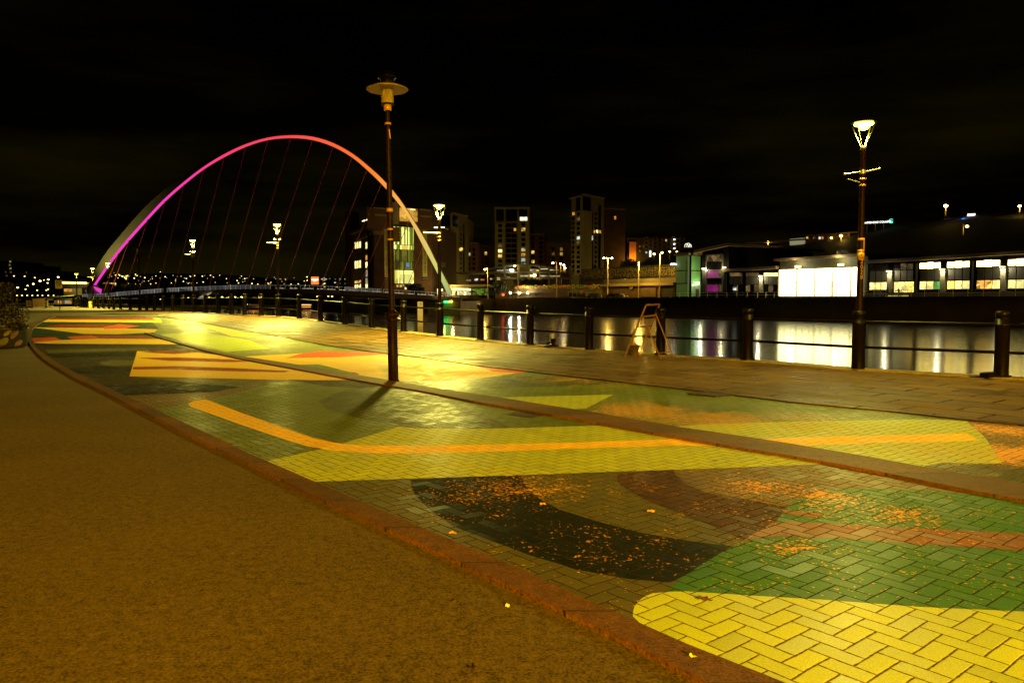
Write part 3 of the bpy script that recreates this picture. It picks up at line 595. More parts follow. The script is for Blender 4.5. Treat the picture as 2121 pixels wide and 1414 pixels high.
for k in (.2, .7): MB().ball(Ta.lerp(Tb, k) - o0 + Vector((0, 0, .03)), .018).build("hinge_bolt", RUST, t)
p = gp(1313, 738); t = thing("bucket", "dark battered bucket standing between the legs of the rusty frame", "bucket", (p.x, p.y, p.z + .022))
MB().lathe([(.13, 0), (.165, .29), (.172, .29), (.172, .31), (.15, .31), (.12, .03)], 18).build("pail", mat("grimy_bucket", (.06, .035, .02), .5, .5, 9), t)
MB().path([(-.165 * math.cos(a), -.05 - .08 * math.sin(a), .30 - .13 * math.sin(a)) for a in [k * math.pi / 8 for k in range(9)]], .006).build("handle", STEEL, t)
MB().ball((-.05, -.02, .31), .08, 8, 0, .7).ball((.06, .03, .32), .06).build("rag", mat("dirty_rag", (.16, .1, .05), .8), t)
p = gp(1135, 721); t = thing("mooring_cleat", "low black mooring cleat on the coping between two posts", "mooring cleat", (p.x + .1, p.y, p.z + .05), .9)
MB().box((0, 0, .02), (.5, .22, .04)).lathe([(.07, .04), (.06, .16), (.10, .18), (.10, .24), (.03, .26)], 12, (.14, 0, 0)).build("cleat_body", BLACK_PAINT, t)
MB().tube((-.2, 0, .12), (.1, 0, .15), .035).build("horn", BLACK_PAINT, t)
p = gp(2050, 786); t = thing("mooring_ring", "dark iron mooring block lying against the foot of the big near post", "mooring block", (p.x - .05, p.y - .02, p.z + .05), .6)
MB().box((0, 0, .05), (.36, .16, .1)).tube((-.17, 0, .06), (-.26, 0, .06), .05).build("block", BLACK_PAINT, t)
# moss and grit along the coping
mb = MB()
for k in range(420):
    y = random.uniform(12, 40); x = QX(y) + random.uniform(-.30, .2); r = random.uniform(.008, .035); z = g(y) + .05
    a = random.uniform(0, 6); mb.add([(x + r * math.cos(a), y + r * math.sin(a), z), (x + r * math.cos(a + 2.1), y + r * math.sin(a + 2.1), z), (x + r * math.cos(a + 4.2), y + r * math.sin(a + 4.2), z), (x, y, z + r * .8)], [(0, 1, 3), (1, 2, 3), (2, 0, 3)])
tag(mb.build("coping_grit", mat("grit", (.12, .09, .03), .5, .5, 30)), kind='stuff')

# ---- plants and trees
def leaf_cloud(mb, c, rad, n, size, rng, flat=1.0):
    c = Vector(c)
    for _ in range(n):
        d = Vector((rng.gauss(0, 1), rng.gauss(0, 1), rng.gauss(0, 1))).normalized() * (rng.random() ** .45)
        p = c + Vector((d.x * rad[0], d.y * rad[1], d.z * rad[2])); a = Vector((rng.gauss(0, 1), rng.gauss(0, 1), rng.gauss(0, 1) * flat)).normalized(); b = a.orthogonal().normalized(); s = size * rng.uniform(.6, 1.4)
        mb.add([p - a * s, p + b * s * .45, p + a * s, p - b * s * .45], [(0, 1, 2, 3)])
def tree(name, label, cat, base, h, rad, n, size, trunk_h, seed, mcol, conifer=False, group=None):
    rng = random.Random(seed); t = thing(name, label, cat, base, 0, group)
    tk = MB(); tk.tube((0, 0, -.3), (rng.uniform(-.1, .1) * rad, 0, trunk_h + h * .3), .05 * h ** .6, .02 * h ** .6, 7)
    mb = MB()
    if conifer:
        for k in range(9):
            f = k / 9; leaf_cloud(mb, (0, 0, trunk_h + h * f * .9 + .05 * h), (rad * (1 - f) + .1, rad * (1 - f) + .1, h * .07), int(n / 9 * (1.3 - f)), size, rng)
    else:
        for k in range(11):
            a = rng.uniform(0, 6.28); q = rng.uniform(.2, .75); cz = trunk_h + h * rng.uniform(.2, .8); c = (rad * q * math.cos(a), rad * q * math.sin(a), cz)
            tk.tube((0, 0, trunk_h + h * .05), c, .022 * h ** .6, .008 * h ** .6, 5); r = rad * rng.uniform(.32, .55); leaf_cloud(mb, c, (r, r, r * .8), n // 11, size, rng)
    tk.build("trunk", mat("bark", (.06, .035, .015), .8), t); mb.build("crown", mcol, t); return t
LEAFG = mat("dark_foliage", (.02, .025, .007), .55, .5, 1.5); LEAFB = mat("brownish_shrub_foliage", (.004, .002, .0008), .55, .5, 2)

pp = gp(6, 722); pp.x -= .0
t = thing("planter", "round planter painted with coloured leaf shapes on black", "planter", (pp.x - .15, pp.y + .4, pp.z - .004))
MB().lathe([(.50, 0), (.60, .08), (.64, .62), (.66, .64), (.66, .68), (.58, .68), (.56, .58)], 28).build("pot", mat("planter_black", (.012, .011, .010), .5), t)
rng = random.Random(5)
for k, (a, col) in enumerate([(-2.0, (.75, .33, .12)), (-1.55, (.35, .42, .12)), (-1.72, (.7, .55, .2)), (-1.12, (.45, .45, .12)), (-.92, (.6, .5, .15)), (-.62, (.72, .30, .10)), (-.4, (.75, .3, .1)), (-2.5, (.1, .3, .15)), (-1.35, (.05, .16, .1))]):
    mb = MB(); n = 12; zc, hz, wd = [(.32, .27, .19), (.2, .16, .09), (.5, .12, .06), (.22, .16, .12), (.52, .1, .09), (.46, .14, .1), (.17, .12, .12), (.3, .22, .12), (.4, .1, .04)][k]; vs = []
    for layer, off in ((0, .0), (1, .012)):
        for i in range(n):
            q = 2 * math.pi * i / n; z = zc + hz * math.sin(q); aa = a + wd * math.cos(q) * (1 + .25 * math.sin(q)) / .62 + .12 * math.sin(q); rr = .50 + .1 * min(1, z / .08) + .04 * max(0, (z - .08) / .54) + off; vs.append((rr * math.cos(aa), rr * math.sin(aa), z))
    mb.add(vs, [tuple(range(n, 2 * n))] + [(i, (i + 1) % n, n + (i + 1) % n, n + i) for i in range(n)]); mb.build("painted_petal", mat("petal_paint%s" % "abcdefghi"[k], tuple(c * .09 for c in col), .5, .15), t)
t = thing("shrub", "dark reddish shrub growing in the painted planter", "shrub", (pp.x - .15, pp.y + .4, pp.z + .6)); rng = random.Random(3)
mb = MB(); [leaf_cloud(mb, c, r, 700, .04, rng) for c, r in (((-.1, 0, .75), (.62, .6, .6)), ((-.35, 0, 1.1), (.55, .5, .45)), ((.25, 0, .5), (.5, .5, .4)), ((.5, -.2, .12), (.34, .3, .14)), ((-.5, -.1, .4), (.5, .5, .4)), ((.05, 0, 1.35), (.3, .3, .25)))]
mb.build("foliage", LEAFB, t); st = MB()
for k in range(9): a = rng.uniform(0, 6.28); st.tube((0, 0, -.1), (.4 * math.cos(a), .4 * math.sin(a), rng.uniform(.4, 1.2)), .015, .006, 5)
st.build("stems", mat("bark", (.06, .035, .015), .8), t)

# ---- no cycling sign
p = gp(124, 643.2); t = thing("no_entry_sign", "pale square sign with a crossed out circle on a thin post", "sign", p)
q = lambda v: 1.6 + (622 - v) / F * p.y - p.z
MB().tube((0, 0, 0), (0, 0, q(581)), .035).build("post", POLE_PAINT, t)
zc, hh = (q(580) + q(597.5)) / 2, (q(580) - q(597.5)); wd = 14 / F * p.y
PALE = mat("pale_sign_face", (.9, .9, .7), .5, .1, 3)
spn = MB().box((0, -.05, zc), (wd, .03, hh)).build("sign_panel", PALE, t)
mk = MB(); r_ = wd * .36; zc2 = zc + hh * .14
for k in range(24):
    a, b = 2 * math.pi * k / 24, 2 * math.pi * (k + 1) / 24; mk.tube((r_ * math.cos(a), -.075, zc2 + r_ * math.sin(a)), (r_ * math.cos(b), -.075, zc2 + r_ * math.sin(b)), .035, .035, 5)
mk.tube((-r_ * .75, -.075, zc2 + r_ * .7), (r_ * .75, -.075, zc2 - r_ * .7), .03); mk.tube((r_ * .6, -.075, zc2 + r_ * .55), (-r_ * .6, -.075, zc2 - r_ * .3), .02)
mk.build("crossed_circle", mat("sign_ink", (.02, .02, .015), .6), spn)
for k in range(2): MB().box((0, -.07, zc - hh * (.27 + .13 * k)), (wd * .8, .01, hh * .045)).build("text_line", mat("sign_ink", (.02, .02, .015), .6), spn)
# ================================================================== water and far ground
WZ = -2.4
wm, N, L = nt("river_water"); o_ = N.new("ShaderNodeOutputMaterial"); b_ = N.new("ShaderNodeBsdfPrincipled"); L.new(b_.outputs[0], o_.inputs[0])
b_.inputs["Base Color"].default_value = (.006, .006, .003, 1); b_.inputs["Roughness"].default_value = .145; b_.inputs["IOR"].default_value = 1.33; b_.inputs["Specular IOR Level"].default_value = .5
ge = N.new("ShaderNodeNewGeometry"); mp = N.new("ShaderNodeMapping"); L.new(ge.outputs["Position"], mp.inputs["Vector"]); mp.inputs["Scale"].default_value = (.12, .5, 1); mp.inputs["Rotation"].default_value = (0, 0, R(10))
nz = N.new("ShaderNodeTexNoise"); nz.inputs["Scale"].default_value = .9; nz.inputs["Detail"].default_value = 3; L.new(mp.outputs[0], nz.inputs["Vector"])
bp = N.new("ShaderNodeBump"); bp.inputs["Strength"].default_value = .12; bp.inputs["Distance"].default_value = .12; L.new(nz.outputs["Fac"], bp.inputs["Height"]); L.new(bp.outputs[0], b_.inputs["Normal"])
tag(MB().add([(-900, -120, WZ), (900, -120, WZ), (900, 1400, WZ), (-900, 1400, WZ)], [(0, 1, 2, 3)]).build("water", wm), kind='structure')

BANKZ = 2.1
def facY(u):
    T = [(1000, 262), (1060, 250), (1200, 226), (1300, 210), (1400, 192), (1465, 186), (1613, 172), (1793, 150), (2121, 122), (2300, 110), (2500, 98)]
    for (a, ya), (b, yb) in zip(T, T[1:]):
        if u <= b or b == 2500: t = (u - a) / (b - a); return 1 / (1 / ya + t * (1 / yb - 1 / ya))
def fx(u, Y): p = at(u, 640, Y); return Vector((p.x, p.y))
EDGEPTS = [(100, 40), (84, 95), (75, 119.5), (62.6, 147.5), (53.4, 169.5), (41, 183.5), (34.5, 190), (24, 205), (10, 224), (-2, 240), (-20, 247), (-60, 285), (-130, 400), (-230, 640)]
GST = mat("far_quay_ground", (.16, .13, .06), .8, .35, .3)
mb = MB(); back = [(x + 500, y + 160) for x, y in EDGEPTS]
for (a, b, c, d) in zip(EDGEPTS, EDGEPTS[1:], back[1:], back): mb.add([(*a, BANKZ), (*d, BANKZ), (*c, BANKZ), (*b, BANKZ)], [(0, 1, 2, 3)])
tag(mb.build("far_ground", GST), kind='structure')
mb = MB()
for a, b in zip(EDGEPTS, EDGEPTS[1:]):
    mb.add([(*a, BANKZ + .12), (*b, BANKZ + .12), (*b, -4), (*a, -4)], [(0, 1, 2, 3)])
    mb.add([(*a, BANKZ + .12), (*b, BANKZ + .12), (b[0] + .6, b[1] + .3, BANKZ + .12), (a[0] + .6, a[1] + .3, BANKZ + .12)], [(3, 2, 1, 0)])
tag(mb.build("far_quay_wall", mat("dark_far_quay_wall", (.035, .025, .018), .8, .5, .2)), "long dark stone quay wall along the far bank of the river", "quay wall")

# hills: behind the halls, far down the river, behind the towers
HM = mat("dark_hillside", (.008, .007, .004), .9, .5, .02)
def hill(ridge, y_front, dz_front, name="hill"):
    mb = MB(); n = len(ridge); rows_ = []
    for t in (0, .25, .5, .75, 1.0, 1.3):
        r = []
        for (u, v, Y) in ridge:
            p = at(u, v, Y); f = (u, v, Y); q = at(u, 640, Y * y_front); zz = dz_front
            s = t * t * (3 - 2 * t) if t <= 1 else 1 - .5 * (t - 1)
            r.append((q.x + (p.x - q.x) * t, q.y + (p.y - q.y) * t, zz + (p.z - zz) * s + (random.uniform(-.25, .25) if 0 < t < 1 else 0)))
        rows_.append(r)
    vs = [p for r in rows_ for p in r]; fs = [(k * n + i, k * n + i + 1, (k + 1) * n + i + 1, (k + 1) * n + i) for k in range(5) for i in range(n - 1)]
    mb.add(vs, fs, 0, True); return tag(mb.build(name, HM), kind='structure')
hill([(1180, 558, 420), (1300, 540, 380), (1420, 522, 350), (1520, 512, 320), (1600, 502, 300), (1700, 488, 280), (1790, 474, 262), (1900, 455, 245), (2000, 446, 232), (2121, 436, 220), (2300, 425, 200)], .78, 2.2)
hill([(-150, 548, 700), (0, 560, 700), (120, 572, 720), (230, 570, 760), (330, 566, 800), (430, 567, 820), (520, 572, 830), (600, 580, 820), (700, 585, 800), (800, 590, 760), (950, 595, 700), (1100, 596, 660)], .62, -1)
tag(MB().prism([(-115, 130), (-150, 420), (-600, 640), (-600, 100)], -4, .6).build("river_bank", HM), kind='structure')

# sky
W = bpy.data.worlds.new("World"); S.world = W; W.use_nodes = True; N, L = W.node_tree.nodes, W.node_tree.links; N.clear()
out = N.new("ShaderNodeOutputWorld"); bg = N.new("ShaderNodeBackground"); L.new(bg.outputs[0], out.inputs[0])
sky = N.new("ShaderNodeTexSky"); sky.sky_type = 'NISHITA'; sky.sun_disc = False; sky.sun_elevation = R(-6); sky.sun_rotation = R(200)
tc = N.new("ShaderNodeTexCoord"); mp = N.new("ShaderNodeMapping"); mp.inputs["Scale"].default_value = (1.6, 1.6, 9); L.new(tc.outputs["Generated"], mp.inputs["Vector"])
nz = N.new("ShaderNodeTexNoise"); nz.inputs["Scale"].default_value = 1.7; nz.inputs["Detail"].default_value = 6; nz.inputs["Roughness"].default_value = .55; L.new(mp.outputs[0], nz.inputs["Vector"])
sp = N.new("ShaderNodeSeparateXYZ"); L.new(tc.outputs["Generated"], sp.inputs[0])
hz = N.new("ShaderNodeMapRange"); hz.inputs[1].default_value = 0.0; hz.inputs[2].default_value = .42; hz.inputs[3].default_value = 1; hz.inputs[4].default_value = .10; L.new(sp.outputs[2], hz.inputs[0])
cl = N.new("ShaderNodeMapRange"); cl.inputs[1].default_value = .42; cl.inputs[2].default_value = .68; cl.inputs[3].default_value = .10; cl.inputs[4].default_value = 1.25; L.new(nz.outputs["Fac"], cl.inputs[0])
mx = N.new("ShaderNodeVectorMath"); mx.operation = 'SCALE'; mx.inputs[0].default_value = (.0062, .0045, .0004); L.new(math_(N, L, 'MULTIPLY', hz.outputs[0], cl.outputs[0]), mx.inputs["Scale"])
sc = N.new("ShaderNodeVectorMath"); sc.operation = 'SCALE'; L.new(sky.outputs[0], sc.inputs[0]); sc.inputs["Scale"].default_value = .0005
ad = N.new("ShaderNodeVectorMath"); L.new(mx.outputs[0], ad.inputs[0]); L.new(sc.outputs[0], ad.inputs[1]); L.new(ad.outputs[0], bg.inputs[0]); bg.inputs[1].default_value = 1

# ================================================================== bridge
INNER = [(194, 596), (224, 553), (245, 525), (267.5, 498), (306, 455), (342, 417), (381, 382.5), (422, 350.5), (464, 325.6), (509, 304), (555, 290), (602, 286), (647, 290), (690, 304), (729, 326), (760, 352), (790, 381), (820, 415), (848, 455), (876, 509), (900, 554), (913, 580), (928, 612)]
MIDL = [(191, 594), (221, 550.5), (242, 522), (264.5, 494.5), (303, 451.5), (339, 413.5), (378.5, 379), (420, 347), (462, 321), (507.5, 299.5), (554.5, 285.5), (602, 280.5), (647, 283.5), (690, 296.5), (730, 318.5), (763, 344.5), (793, 372), (826, 410), (856, 456), (884, 503), (906, 548), (919, 571), (936, 607)]
OUTER = [(183, 588), (202, 551), (222, 520), (245, 492), (287, 443), (327, 404), (369, 373), (413, 342), (456, 317.5), (503, 297), (552.5, 283.5), (602, 279.6), (647.3, 282.8), (690.3, 295.7), (730.5, 317.7), (763.5, 343.6), (793.7, 371), (827, 409), (857, 455), (885, 502), (907, 547), (920, 570), (937.5, 606)]
def archY(i): t = i / 22; return 203 + 13 * t - 9 * math.sin(math.pi * t)
I_ = [at(u, v, archY(i)) for i, (u, v) in enumerate(INNER)]; M_ = [at(u, v, archY(i) - .3) for i, (u, v) in enumerate(MIDL)]; O_ = [at(u, v, archY(i) + .6) for i, (u, v) in enumerate(OUTER)]
def dense(P, k=3):
    out = []
    for i in range(len(P) - 1):
        a, b, c, d = P[max(0, i - 1)], P[i], P[i + 1], P[min(len(P) - 1, i + 2)]
        for j in range(k):
            t = j / k; out.append(.5 * ((2 * b) + (c - a) * t + (2 * a - 5 * b + 4 * c - d) * t * t + (3 * b - a - 3 * c + d) * t ** 3))
    return out + [P[-1]]
I_, M_, O_ = dense(I_), dense(M_), dense(O_); n = len(I_)
br = thing("arch_bridge", "tilting arch footbridge over the river, its rim lit pink to orange to green", "bridge", (-60, 205, WZ)); B0 = Vector(br.location)
bk = [(i + o) / 2 + Vector((.3, 2.2, .2)) for i, o in zip(I_, O_)]
mb = MB(); vs = []
for m_, o_, k_, i_ in zip(M_, O_, bk, I_): vs += [m_ - B0, o_ - B0, k_ - B0, i_ - B0 + Vector((0, .25, 0))]
fs = []
for k in range(n - 1):
    for a in range(3): fs.append((4 * k + a, 4 * k + a + 1, 4 * k + 4 + a + 1, 4 * k + 4 + a))
    fs.append((4 * k + 3, 4 * k, 4 * k + 4, 4 * k + 7))
mb.add(vs, fs, 0, False); mb.build("arch_rib", mat("pale_arch_steel", (.42, .40, .30), .5, .08, .3), br)
# floodlit inner edge: coloured light put in as an emission gradient
lm, N, L = nt("rim_floodlight_gradient"); o_ = N.new("ShaderNodeOutputMaterial"); e_ = N.new("ShaderNodeEmission"); L.new(e_.outputs[0], o_.inputs[0])
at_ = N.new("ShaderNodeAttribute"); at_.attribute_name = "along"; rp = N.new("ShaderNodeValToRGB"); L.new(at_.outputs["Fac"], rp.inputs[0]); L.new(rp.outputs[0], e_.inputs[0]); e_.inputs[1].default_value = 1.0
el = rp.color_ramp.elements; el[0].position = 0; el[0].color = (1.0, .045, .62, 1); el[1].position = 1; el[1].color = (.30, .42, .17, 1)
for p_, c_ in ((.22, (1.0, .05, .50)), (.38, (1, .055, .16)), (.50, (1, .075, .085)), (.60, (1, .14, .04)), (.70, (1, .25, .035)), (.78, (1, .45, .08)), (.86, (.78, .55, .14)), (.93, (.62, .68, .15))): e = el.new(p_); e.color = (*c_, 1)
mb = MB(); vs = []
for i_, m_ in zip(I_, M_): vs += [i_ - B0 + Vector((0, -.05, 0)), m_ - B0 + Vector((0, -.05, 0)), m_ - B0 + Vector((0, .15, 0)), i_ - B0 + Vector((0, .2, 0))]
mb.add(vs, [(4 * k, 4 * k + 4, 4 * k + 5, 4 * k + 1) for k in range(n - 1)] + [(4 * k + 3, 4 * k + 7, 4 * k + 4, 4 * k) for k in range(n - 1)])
o = mb.build("rim_floodlight_glow", lm, br); at2 = o.data.attributes.new("along", 'FLOAT', 'POINT')
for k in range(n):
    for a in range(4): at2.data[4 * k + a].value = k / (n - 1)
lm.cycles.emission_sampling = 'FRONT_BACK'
# deck
DK = [(160, 618), (205, 617.5), (250, 613.5), (300, 609.5), (350, 606), (400, 603.5), (480, 600.3), (560, 599.5), (640, 600), (700, 602.5), (760, 605.5), (820, 609), (880, 612.5), (925, 615.5), (955, 617)]
def dkY(u): t = (u - 160) / 795; return 200 + 16 * t - 20 * math.sin(math.pi * t)
DKP = dense([at(u, v, dkY(u)) for u, v in DK], 2); nd = len(DKP)
mb = MB(); vs = []
for p in DKP: q = p - B0; vs += [q, q + Vector((0, .4, -.95)), q + Vector((0, 3.2, -1.35)), q + Vector((0, 7.5, -.3)), q + Vector((0, 7.5, .15)), q + Vector((0, .1, .12))]
mb.add(vs, [(6 * k + a, 6 * k + (a + 1) % 6, 6 * k + 6 + (a + 1) % 6, 6 * k + 6 + a) for k in range(nd - 1) for a in range(6)])
mb.build("deck", mat("brown_deck_steel", (.16, .10, .05), .5, .2, .3), br)
def along(P, s):
    x = s * (len(P) - 1); i = min(int(x), len(P) - 2); return P[i].lerp(P[i + 1], x - i)
RAILM = emi("rail_light_glow", (.8, .75, .55), .16, False, base=(.6, .58, .5)); PANM = emi("rail_panel_light_glow", (.85, .85, .75), .30, False, .7, .35, base=(.6, .6, .55))  # light falling on the rails is put in as emission
for s0, s1, m_ in ((.02, .27, PANM), (.28, .50, PANM), (.5, .655, RAILM), (.66, .75, PANM), (.755, .99, RAILM)):
    mb = MB(); k = int((s1 - s0) * 110)
    for i in range(k):
        a, b = along(DKP, s0 + (s1 - s0) * i / k) - B0, along(DKP, s0 + (s1 - s0) * (i + 1) / k) - B0
        for h in ((1.0,) if m_ is RAILM else (.25, .5, .75, 1.0)): mb.tube(a + Vector((0, .05, h + .05)), b + Vector((0, .05, h + .05)), .05 if h == 1.0 else .035, None, 4)
        mb.tube(a + Vector((0, .05, .1)), a + Vector((0, .05, 1.12)), .06 if i % 4 == 0 else .03, None, 4)
    mb.build("railing", m_, br)
mb = MB()
for i in range(60):
    if i % 7 in (2, 5): continue
    a, b = along(DKP, .51 + .48 * i / 60) - B0, along(DKP, .51 + .48 * (i + .8) / 60) - B0; mb.tube(a + Vector((0, .3, .32)), b + Vector((0, .3, .32)), .06, None, 4)
mb.build("deck_light", emi("deck_light_glow", (.9, .82, .65), .9), br)
CT = [(245, 525, -.38), (267.5, 498, -.36), (306, 455, -.33), (342, 417, -.29), (381, 382.5, -.25), (422, 350.5, -.25), (464, 325.6, -.255), (509, 304, -.26), (555, 290, -.275), (602, 286, -.3), (647, 290, -.33), (690, 304, -.35), (729, 326, -.37), (760, 352, -.4), (790, 381, -.436), (820, 415, -.43), (848, 455, -.41), (876, 509, -.38)]
CM = mat("red_light_tinted_cable", (.75, .13, .14), .4, .05, 1)  # red light from the arch is put into the cable colour
for u, v, sl in CT:
    i = min(range(len(INNER)), key=lambda k: abs(INNER[k][0] - u)); a = at(u, v, archY(i)); ub = u + sl * (603 - v); vb = 603
    b = at(ub, vb, dkY(ub)); MB().tube(a - B0, b - B0, .09, None, 5).build("cable", CM, br)
FT = mat("bridge_pier_concrete", (.22, .18, .10), .7, .3, .3)
p = at(197, 606, 203); q = p - B0
MB().prism([(q.x - 3.5, q.y - 2), (q.x + 3, q.y - 2), (q.x + 2, q.y + 4), (q.x - 3, q.y + 4)], -1, q.z - 1.2).build("pier", FT, br)
hub = MB(); hub.lathe([(.3, -2.2), (1.5, -1.8), (1.7, 0), (1.3, 1.2), (.2, 1.6)], 14, (q.x - .5, q.y, q.z + .6)); hub.build("pivot_housing", mat("pale_arch_steel", (.42, .40, .30)), br)
MB().add([Vector((q.x + .3, q.y - 1.9, q.z + 1.7)), Vector((q.x + 2.6, q.y - 1.9, q.z + .9)), Vector((q.x + 2.4, q.y - 1.9, q.z - .2)), Vector((q.x + 1.4, q.y - 1.9, q.z + .5)), Vector((q.x + .3, q.y - 1.5, q.z + 1.7)), Vector((q.x + 2.6, q.y - 1.5, q.z + .9)), Vector((q.x + 2.4, q.y - 1.5, q.z - .2)), Vector((q.x + 1.4, q.y - 1.5, q.z + .5))], [(3, 2, 1, 0), (4, 5, 6, 7), (0, 1, 5, 4), (1, 2, 6, 5), (2, 3, 7, 6), (3, 0, 4, 7)]).build("pivot_light", emi("pink_light", (1, .06, .6), .8), br)
p = at(925, 622, 217); q = p - B0
MB().prism([(q.x - 5, q.y - 2), (q.x + 4, q.y - 2), (q.x + 9, q.y + 26), (q.x - 5, q.y + 26)], -1, q.z - .2).build("pier", FT, br)
MB().box((at(914, 548, 212) - B0), (2.2, 1.2, 1.2), .2).build("hydraulic_bracket", mat("lit_bracket", (.4, .42, .25), .5), br)
mb = MB()
for k in range(9): mb.box(at(918 + 2.1 * k, 621 + .1 * k, 214.5) - B0, (.22, .3, .5))
mb.build("foot_light", emi("foot_light_glow", (1, .75, .55), 3.0), br)
for u, v, c, s_ in ((921.5, 624.3, (.02, 1, .12), 14), (926.5, 624.3, (.02, 1, .1), 14), (931, 624.3, (.3, .9, .05), 8), (935.5, 624.3, (1, .5, .03), 9)):
    MB().box(at(u, v, 214.2) - B0, (.42, .3, .5)).build("navigation_light", emi("nav_%s" % "abcdefghijklmnop"[int(u) % 16], c, s_), br)
light('SPOT', "arch_flank_fill", at(168, 618, 188), 9000, (1, .85, .2), .5, at(235, 515, 200), 72, 1)  # unseen spot added by the left foot to brighten the arch flank
light('SPOT', "pier_floodlight", at(905, 617, 205), 2500, (.9, .9, .3), .5, at(915, 590, 214), 60, 1)
# canopy below the deck, floodlighting put in as emission, and a tide board
a = [at(410, 617, 185), at(420, 616.5, 178), at(438, 604.5, 188), at(428, 605, 195)]
t = thing("landing_canopy", "pale sloping canopy of a landing stage beneath the bridge deck", "canopy", a[0]); mb = MB(); vs = [p - a[0] for p in a] + [p - a[0] - Vector((0, 0, .25)) for p in a]
mb.add(vs, [(0, 1, 2, 3), (7, 6, 5, 4), (0, 4, 5, 1), (1, 5, 6, 2), (2, 6, 7, 3), (3, 7, 4, 0)]).build("canopy_roof", emi("canopy_light_glow", (.7, .68, .5), .35, base=(.6, .6, .5)), t)
MB().tube(a[0] - a[0] + Vector((.6, .6, 0)), Vector((.6, .6, WZ - a[0].z)), .12).tube(a[3] - a[0] + Vector((0, 0, -.2)), Vector((a[3].x - a[0].x, a[3].y - a[0].y, WZ - a[0].z)), .12).build("mooring_pile", DARK, t)
p = at(870.5, 634, 92); t = thing("tide_board", "tall pale tide board with two dark digits standing in the river", "tide board", (p.x, p.y, WZ))
w_ = 11 / F * 92; z0, z1 = zat(641, 92) - WZ, zat(624.5, 92) - WZ
TB = mat("tide_board_face", (.62, .52, .20), .6, .15, 2)
MB().box((0, 0, (z1 - .3) / 2), (w_, .2, z1 + .3)).build("board", TB, t)
for k, ch in enumerate("43"):
    cu = bpy.data.curves.new("digit", 'FONT'); cu.body = ch; cu.size = .42; cu.align_x = 'CENTER'; cu.extrude = .005; o = bpy.data.objects.new("digit", cu); COL.objects.link(o); o.parent = t; o.location = (.02, -.11, z1 - .45 - k * .46); o.rotation_euler = (math.pi / 2, 0, 0); cu.materials.append(mat("sign_ink", (.02, .02, .015), .6))
light('SPOT', "tide_board_lamp", (p.x + .2, p.y - 5, 1.2), 700, (1, .8, .25), .1, (p.x, p.y, .2), 60, 1)

# ================================================================== buildings
class Face:
    def __init__(s, u0, Y0, u1, Y1):
        s.a = fx(u0, Y0); s.b = fx(u1, Y1); s.d = (s.b - s.a); s.len = s.d.length; s.d.normalize(); s.n = Vector((s.d.y, -s.d.x))
        if s.n.dot(-s.a) < 0: s.n = -s.n
    def hit(s, u, v):
        d = ray(u, v); C2 = Vector((CAM.x, CAM.y)); t = (s.a - C2).dot(s.n) / Vector((d.x, d.y)).dot(s.n); p = CAM + d * t
        return (Vector((p.x, p.y)) - s.a).dot(s.d), p.z
    def rect(s, u0, v0, u1, v1):
        um, vm = (u0 + u1) / 2, (v0 + v1) / 2; return s.hit(u0, vm)[0], s.hit(u1, vm)[0], s.hit(um, v1)[1], s.hit(um, v0)[1]
    def P(s, x, z, out=0): q = s.a + s.d * x + s.n * out; return Vector((q.x, q.y, z))
    def slab(s, mb, x0, x1, z0, z1, out=.08, back=.25, o0=None, mi=0):
        vs = [s.P(x0, z0, out), s.P(x1, z0, out), s.P(x1, z1, out), s.P(x0, z1, out), s.P(x0, z0, -back), s.P(x1, z0, -back), s.P(x1, z1, -back), s.P(x0, z1, -back)]
        if o0 is not None: vs = [v - o0 for v in vs]
        flip = s.d.cross(s.n) > 0
        fs = [(0, 1, 2, 3), (7, 6, 5, 4), (0, 4, 5, 1), (1, 5, 6, 2), (2, 6, 7, 3), (3, 7, 4, 0)]
        return mb.add(vs, [f[::-1] for f in fs] if flip else fs, mi)
    def px(s, mb, u0, v0, u1, v1, out=.08, back=.25, o0=None, mi=0): return s.slab(mb, *s.rect(u0, v0, u1, v1), out, back, o0, mi)
def text_on(face, body, u, v, size, m, parent, o0, vertical=0, out=.15, name="lettering", align='CENTER'):
    cu = bpy.data.curves.new(name, 'FONT'); cu.body = body; cu.size = size; cu.align_x = align; cu.align_y = 'CENTER'; cu.extrude = .02; cu.materials.append(m)
    o = bpy.data.objects.new(name, cu); COL.objects.link(o); o.parent = parent; x, z = face.hit(u, v); p = face.P(x, z, out) - o0
    d = Vector((face.d.x, face.d.y, 0)); nn = Vector((face.n.x, face.n.y, 0)); up = Vector((0, 0, 1))
    if d.cross(up).dot(nn) < 0: d = -d
    X, Yv = d, up
    if vertical == 1: X, Yv = up, -d
    if vertical == -1: X, Yv = -up, d
    o.matrix_local = Matrix.Translation(p) @ Matrix((X, Yv, X.cross(Yv))).transposed().to_4x4(); return o
def win(face, u0, v0, u1, v1, m, parent, o0, name="window", out=.1, frame=None):
    return face.px(MB(), u0, v0, u1, v1, out, .1, o0).build(name, m, parent)
LIT = {'w': emi("window_warm_light", (1, .62, .12), .9, False, .75, .9), 'o': emi("window_orange_light", (1, .40, .06), .7, False, .75, 1.1), 'c': emi("window_cool_light", (.75, .85, .75), .8, False, .9, .9), 'y': emi("window_bright_light", (1, .83, .32), 1.7, False, .45, .8), 'd': DARKGLASS, 'b': emi("window_blue_light", (.02, .12, 1), 1.6), 'p': emi("window_pale_light", (.95, .85, .5), .45, False, .8, .7), 'x': emi("window_faint_light", (1, .6, .2), .12, False, .9, .9)}
